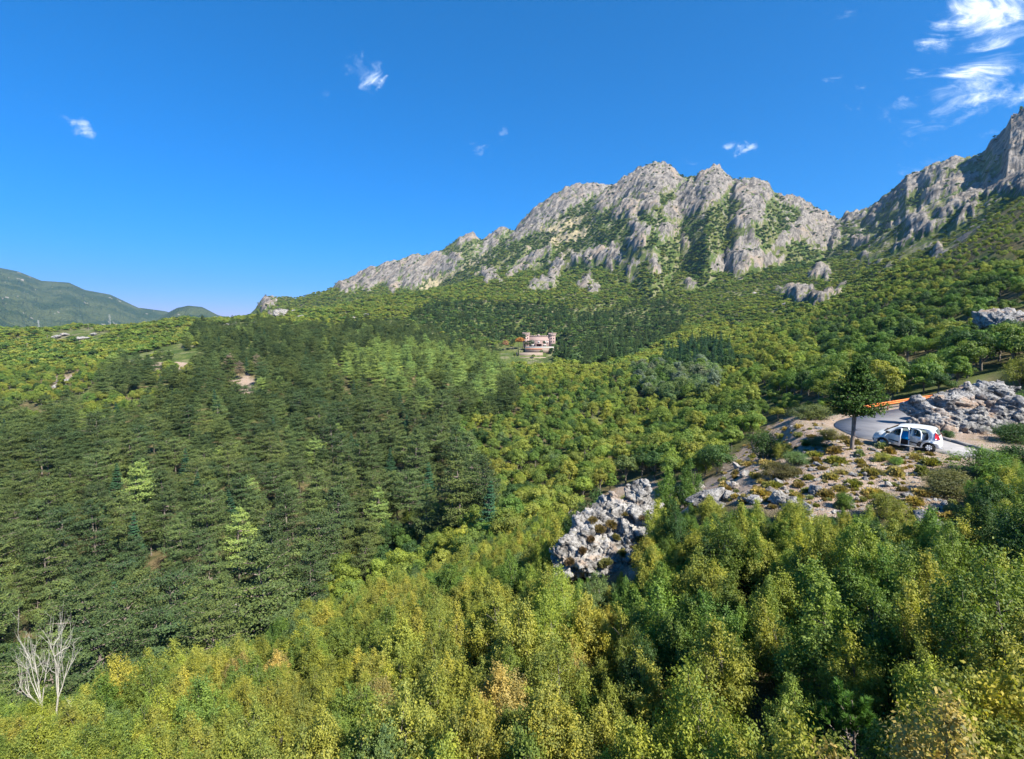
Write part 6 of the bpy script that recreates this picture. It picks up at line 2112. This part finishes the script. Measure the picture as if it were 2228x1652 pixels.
def halfw(x, z):
    w = HW - max(0, abs(x) - 1.15) ** 2 * 0.55
    if z > 0.86: w -= (z - 0.86) * 0.26
    if z < 0.35: w -= (0.35 - z) * 0.15
    return w


def arch(cx_, r, n=12):
    return [(cx_ + r * math.cos(t_), 0.27 + r * math.sin(t_)) for t_ in np.linspace(-0.18, math.pi + 0.18, n)]


TOP = [(-1.70, .34), (-1.72, .52), (-1.69, .70), (-1.64, .86), (-1.58, 1.02), (-1.50, 1.20), (-1.40, 1.34), (-1.30, 1.40), (-1.0, 1.445), (-.6, 1.465), (-.2, 1.465), (.15, 1.44), (.42, 1.385), (.70, 1.24), (.95, 1.09), (1.10, .985),
       (1.30, .93), (1.50, .85), (1.63, .74), (1.70, .60), (1.715, .45), (1.68, .28)]
LOWF = [(1.62, .22)] + arch(FX, .33) + [(.75, .20), (-.75, .20)] + arch(RX, .33) + [(-1.60, .24)]
OUT = TOP + LOWF
DOORF = [(.86, .30), (.87, .62), (.82, .93), (.62, 1.10), (.40, 1.27), (.22, 1.355), (-.06, 1.385), (-.13, 1.20), (-.15, .92), (-.15, .30)]
DOORR = [(-.22, .30), (-.22, .92), (-.20, 1.20), (-.16, 1.385), (-.60, 1.385), (-.90, 1.33), (-1.08, 1.14), (-1.13, .92), (-1.10, .74), (-.92, .66), (-.80, .50), (-.76, .30)]
WINF = [(.78, .93), (.60, 1.08), (.38, 1.24), (.20, 1.315), (-.03, 1.34), (-.08, 1.18), (-.09, .93)]
WINR = [(-.28, .93), (-.27, 1.18), (-.23, 1.34), (-.60, 1.34), (-.84, 1.29), (-1.0, 1.12), (-1.03, .97)]


def side_panel(outline, holes, y_sign, mat, name, parent, thick=.035):
    from mathutils.geometry import tessellate_polygon
    loops = [outline] + holes
    flatp = [p for l in loops for p in l]
    tri = tessellate_polygon([[Vector((p[0], p[1], 0)) for p in l] for l in loops])
    n = len(flatp)
    V = [(p[0], y_sign * halfw(*p), p[1]) for p in flatp] + [(p[0], y_sign * (halfw(*p) - thick), p[1]) for p in flatp]
    T = [tuple(t_) for t_ in tri] + [tuple(i + n for i in reversed(t_)) for t_ in tri]
    Q = []; o_ = 0
    for l in loops:
        m_ = len(l)
        Q += [(o_ + i, o_ + (i + 1) % m_, n + o_ + (i + 1) % m_, n + o_ + i) for i in range(m_)]
        o_ += m_
    me = mesh_np(name, V, quads=[np.array(T), np.array(Q)], mats=[mat])
    bm = bmesh.new(); bm.from_mesh(me)
    bmesh.ops.recalc_face_normals(bm, faces=bm.faces); bm.to_mesh(me); bm.free()
    return link(name, me, parent)


def shell(pts, mat, name, parent, crown=0.03, inset=.0, n=9):
    V = []
    for (x, z) in pts:
        w = halfw(x, z) - inset
        for k in range(n):
            f = -1 + 2 * k / (n - 1)
            nx = crown * (1 - f * f)
            V.append((x + (nx * .9 if x > 1.2 else (-nx * .9 if x < -1.35 else 0)) * 1.6, f * w, z + (nx if z > .9 and abs(x) < 1.45 else 0)))
    m_ = len(pts)
    Q = [(i * n + k, (i + 1) * n + k, (i + 1) * n + k + 1, i * n + k + 1) for i in range(m_ - 1) for k in range(n - 1)]
    me = mesh_np(name, V, quads=np.array(Q), mats=[mat], smooth_sh=True)
    return link(name, me, parent)


near_s = side_is
bl = side_panel(OUT, [DOORF, DOORR], near_s, M_PAINT, 'body_side', car)
br = side_panel(OUT, [WINF, WINR], -near_s, M_PAINT, 'body_side', car)
shell(TOP[0:4], M_PAINT, 'rear_bumper', car)
shell(TOP[3:5], M_PAINT, 'tailgate', car)
shell(TOP[4:7], M_GLASS, 'rear_window', car)
shell(TOP[6:13], M_PAINT, 'roof', car)
shell(TOP[12:16], M_GLASS, 'windscreen', car)
shell(TOP[15:18], M_PAINT, 'bonnet', car)
shell(TOP[17:], M_PAINT, 'front_bumper', car)
obj_parts('floor', [mbox(-1.5, 1.5, -.70, .70, .20, .26)], M_BLK, car)
obj_parts('dashboard', [mbox(.62, 1.0, -.66, .66, .55, .92)], M_BLK, car)
obj_parts('wiper_panel', [mbox(1.02, 1.14, -.58, .58, .985, 1.02)], M_BLK, car)
sw = []
an_ = np.linspace(0, 2 * math.pi, 17)
sw.append(tube([[.48 + .05 * math.sin(a), near_s * .33 + .18 * math.cos(a), .93 + .17 * math.sin(a)] for a in an_], [.018] * 17, 6))
obj_parts('steering_wheel', sw, M_BLK, car)
for ys in (-.34, .34):
    s_ = link('front_seat', None, car)
    obj_parts('seat_base', [mbox(-.22, .26, ys - .23, ys + .23, .32, .55)], M_SEAT, s_)
    obj_parts('backrest', [mbox(-.36, -.223, ys - .23, ys + .23, .45, 1.06)], M_SEAT, s_)
    obj_parts('headrest', [mbox(-.36, -.27, ys - .12, ys + .12, 1.09, 1.25)], M_SEAT, s_)
rs = link('rear_seat', None, car)
obj_parts('seat_base', [mbox(-1.0, -.58, -.62, .62, .32, .56)], M_SEAT, rs)
obj_parts('backrest', [mbox(-1.16, -1.003, -.62, .62, .50, 1.02)], M_SEAT, rs)
obj_parts('parcel_shelf', [mbox(-1.45, -1.17, -.58, .58, .93, .96)], M_BLK, car)
for (wx_, nm_) in ((FX, 0), (RX, 1)):
    for sgn in (-1, 1):
        wh = link('wheel', None, car, loc=(wx_, sgn * (HW - .10), .27), rot=(math.pi / 2 * (1 if sgn < 0 else -1), 0, 0))
        prof = [(.17, -.09), (.235, -.095), (.268, -.07), (.275, 0), (.268, .07), (.235, .095), (.17, .09)]
        n = 32
        V = [(r * math.cos(a), r * math.sin(a), z) for a in np.linspace(0, 2 * math.pi, n, endpoint=False) for (r, z) in prof]
        k = len(prof)
        Q = [(i * k + j, ((i + 1) % n) * k + j, ((i + 1) % n) * k + j + 1, i * k + j + 1) for i in range(n) for j in range(k - 1)]
        link('tyre', mesh_np('tyre', V, quads=np.array(Q), mats=[M_TYRE], smooth_sh=True), wh)
        rim = [cyl(.185, .045, .05, 28), cyl(.05, .085, .1, 12)]
        fix_deg('rim_dish', [cyl(.185, .02, .05, 28)], M_BLK, wh)
        sp = [cyl(.055, .052, .10, 14)]
        for q in range(7):
            a = q * 2 * math.pi / 7
            c0, s0 = math.cos(a), math.sin(a)
            u0, u1 = np.array([c0, s0, 0]), np.array([-s0, c0, 0])
            P = [u0 * .04 - u1 * .03, u0 * .04 + u1 * .03, u0 * .19 + u1 * .052, u0 * .19 - u1 * .052]
            V = np.array([p + [0, 0, .056] for p in P] + [p + [0, 0, .085] for p in P])
            sp.append((V, np.array([[0, 1, 2, 3], [4, 7, 6, 5], [0, 4, 5, 1], [1, 5, 6, 2], [2, 6, 7, 3], [3, 7, 4, 0]])))
        fix_deg('rim', sp, M_RIM, wh)
        an_ = np.linspace(0, 2 * math.pi, 29)
        obj_parts('rim_edge', [tube([[.192 * math.cos(a), .192 * math.sin(a), .07] for a in an_], [.018] * 29, 5)], M_RIM, wh, True)
    obj_parts('wheel_arch_liner', [mbox(wx_ - .30, wx_ + .30, -.60, .60, .28, .50)], M_BLK, car)
for sgn in (-1, 1):
    # tall tail lamps on the pillars, headlamps, fog recess
    V = [(-1.43, sgn * (halfw(-1.43, 1.24) + .012), 1.24), (-1.53, sgn * (halfw(-1.53, 1.10) + .012), 1.12), (-1.66, sgn * (halfw(-1.66, .84) + .012), .82), (-1.45, sgn * (halfw(-1.45, .80) + .014), .80), (-1.42, sgn * (halfw(-1.42, 1.0) + .014), 1.0)]
    V = V + [(x - .02, y - sgn * .05, z) for x, y, z in V]
    me = mesh_np('tail_lamp', V, quads=[np.array([[0, 1, 2], [0, 2, 3], [0, 3, 4], [5, 7, 6], [5, 8, 7], [5, 9, 8]]), np.array([[i, (i + 1) % 5, 5 + (i + 1) % 5, 5 + i] for i in range(5)])], mats=[M_LAMPR])
    link('tail_lamp', me, car)
    V = [(1.36, sgn * (halfw(1.36, .86) + .01), .87), (1.56, sgn * (halfw(1.56, .8) + .01), .80), (1.66, sgn * (halfw(1.66, .7) - .05), .72), (1.60, sgn * (halfw(1.6, .66) + .012), .64), (1.40, sgn * (halfw(1.4, .74) + .012), .76)]
    V = V + [(x, y - sgn * .12, z + .012) for x, y, z in V]
    me = mesh_np('headlamp', V, quads=[np.array([[0, 1, 2], [0, 2, 3], [0, 3, 4], [5, 7, 6], [5, 8, 7], [5, 9, 8]]), np.array([[i, (i + 1) % 5, 5 + (i + 1) % 5, 5 + i] for i in range(5)])], mats=[M_LAMPC])
    link('headlamp', me, car)
obj_parts('grille', [mbox(1.715, 1.765, -.42, .42, .33, .45)], M_BLK, car)
obj_parts('fog_recess', [mbox(1.60, 1.68, near_s * .60 - .05, near_s * .60 + .05, .34, .46)], M_BLK, car)
obj_parts('exhaust', [tube([[-1.6, near_s * .45, .24], [-1.78, near_s * .45, .24]], [.03, .03], 8)], M_RIM, car)
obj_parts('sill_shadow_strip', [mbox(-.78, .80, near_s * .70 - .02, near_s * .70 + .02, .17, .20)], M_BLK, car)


def door(outline, win, hinge_x, openang, name):
    """near-side door swung open on its front edge"""
    hy = near_s * halfw(hinge_x, .6)
    dr_ = link(name, None, car, loc=(hinge_x, hy, 0), rot=(0, 0, near_s * -openang))
    p = side_panel(outline, [win], near_s, M_PAINT, 'door_panel', dr_, .05)
    for v in p.data.vertices:
        v.co.x -= hinge_x; v.co.y -= hy
    g_ = side_panel(win, [], near_s, M_GLASS, 'door_window', dr_, .006)
    for v in g_.data.vertices:
        v.co.x -= hinge_x; v.co.y -= hy + near_s * .02
    x1 = min(q[0] for q in outline) - hinge_x
    obj_parts('rubbing_strip', [mbox(x1 + .08, -.06, near_s * .008 - .014, near_s * .008 + .014, .50, .56)], M_BLK, dr_)
    obj_parts('door_handle', [mbox(x1 + .06, x1 + .22, near_s * .012 - .014, near_s * .012 + .014, .84, .87)], M_PAINT, dr_)
    obj_parts('inner_trim', [mbox(x1 + .10, -.06, near_s * -.07 - .012, near_s * -.07 + .012, .36, .84)], M_BLK, dr_)
    return dr_


df = door(DOORF, WINF, .86, math.radians(48), 'front_door')
dr2 = door(DOORR, WINR, -.20, math.radians(48), 'rear_door')
obj_parts('door_mirror', [mbox(-.14, .04, near_s * .10 - .07, near_s * .10 + .07, .93, 1.06)], M_BLK, df)
# far-side windows
for w_ in (WINF, WINR):
    gq = side_panel(w_, [], -near_s, M_GLASS, 'side_window', car, .006)
    for v in gq.data.vertices: v.co.y -= -near_s * .015
obj_parts('door_mirror', [mbox(.62, .80, -near_s * .86 - .07, -near_s * .86 + .07, .90, 1.03)], M_BLK, car)
bag_parts = []
P, Fc = block(5000, (.30, .24, .21), 4, planes=8, rough=.3, pit=.2)
M_BLUE = plain('bright_blue_cloth', (0.0, 0.24, 0.62), .7, .2, .1, 6)
bagw = car.matrix_basis @ Vector((-.02, near_s * .38, .70))
bg_ = link('travel_bag', None, loc=bagw, rot=(0, 0, ang), scale=CS)
tag(bg_, 'bright blue travel bag on the front seat of the white car', 'bag')
link('bag_body', mesh_np('bag_body', P, quads=Fc, mats=[M_BLUE], smooth_sh=True), bg_)
obj_parts('handle', [tube([[-.15, 0, .16], [-.08, 0, .27], [.08, 0, .27], [.15, 0, .16]], [.013] * 4, 6)], M_BLK, bg_)
P, Fc = block(5001, (.24, .2, .16), 4, planes=8, rough=.3, pit=.2)
pw = car.matrix_basis @ Vector((-.80, near_s * .35, .72))
pk = link('pale_bundle', mesh_np('pale_bundle', P, quads=Fc, mats=[M_WHITE], smooth_sh=True), loc=pw, scale=CS)
tag(pk, 'white bundle lying on the rear seat of the car', 'bundle')

# ------------------------------------------------------------------ air
M_HZ, t = new_mat('valley_haze')
pv = t.n('ShaderNodeVolumePrincipled', ins={'Color': (0.33, 0.62, 0.95, 1), 'Density': 0.00005, 'Anisotropy': 0.2})
t.n('ShaderNodeOutputMaterial', ins={1: pv.outputs[0]})
zmin, zmax = float(Z3.min()) - 1.0, max(float(Z3.max()) + 12, 12)
xm = float(np.abs(X3).max()) + 20
V, Q = mbox(-xm, xm, -60, float(Y3.max()) + 20, zmin, zmax)
hzo = link('haze', mesh_np('haze', V, quads=Q, mats=[M_HZ]))
hzo.display_type = 'WIRE'
tag(hzo, 'faint blue haze in the air over the valley', 'haze', kind='stuff')
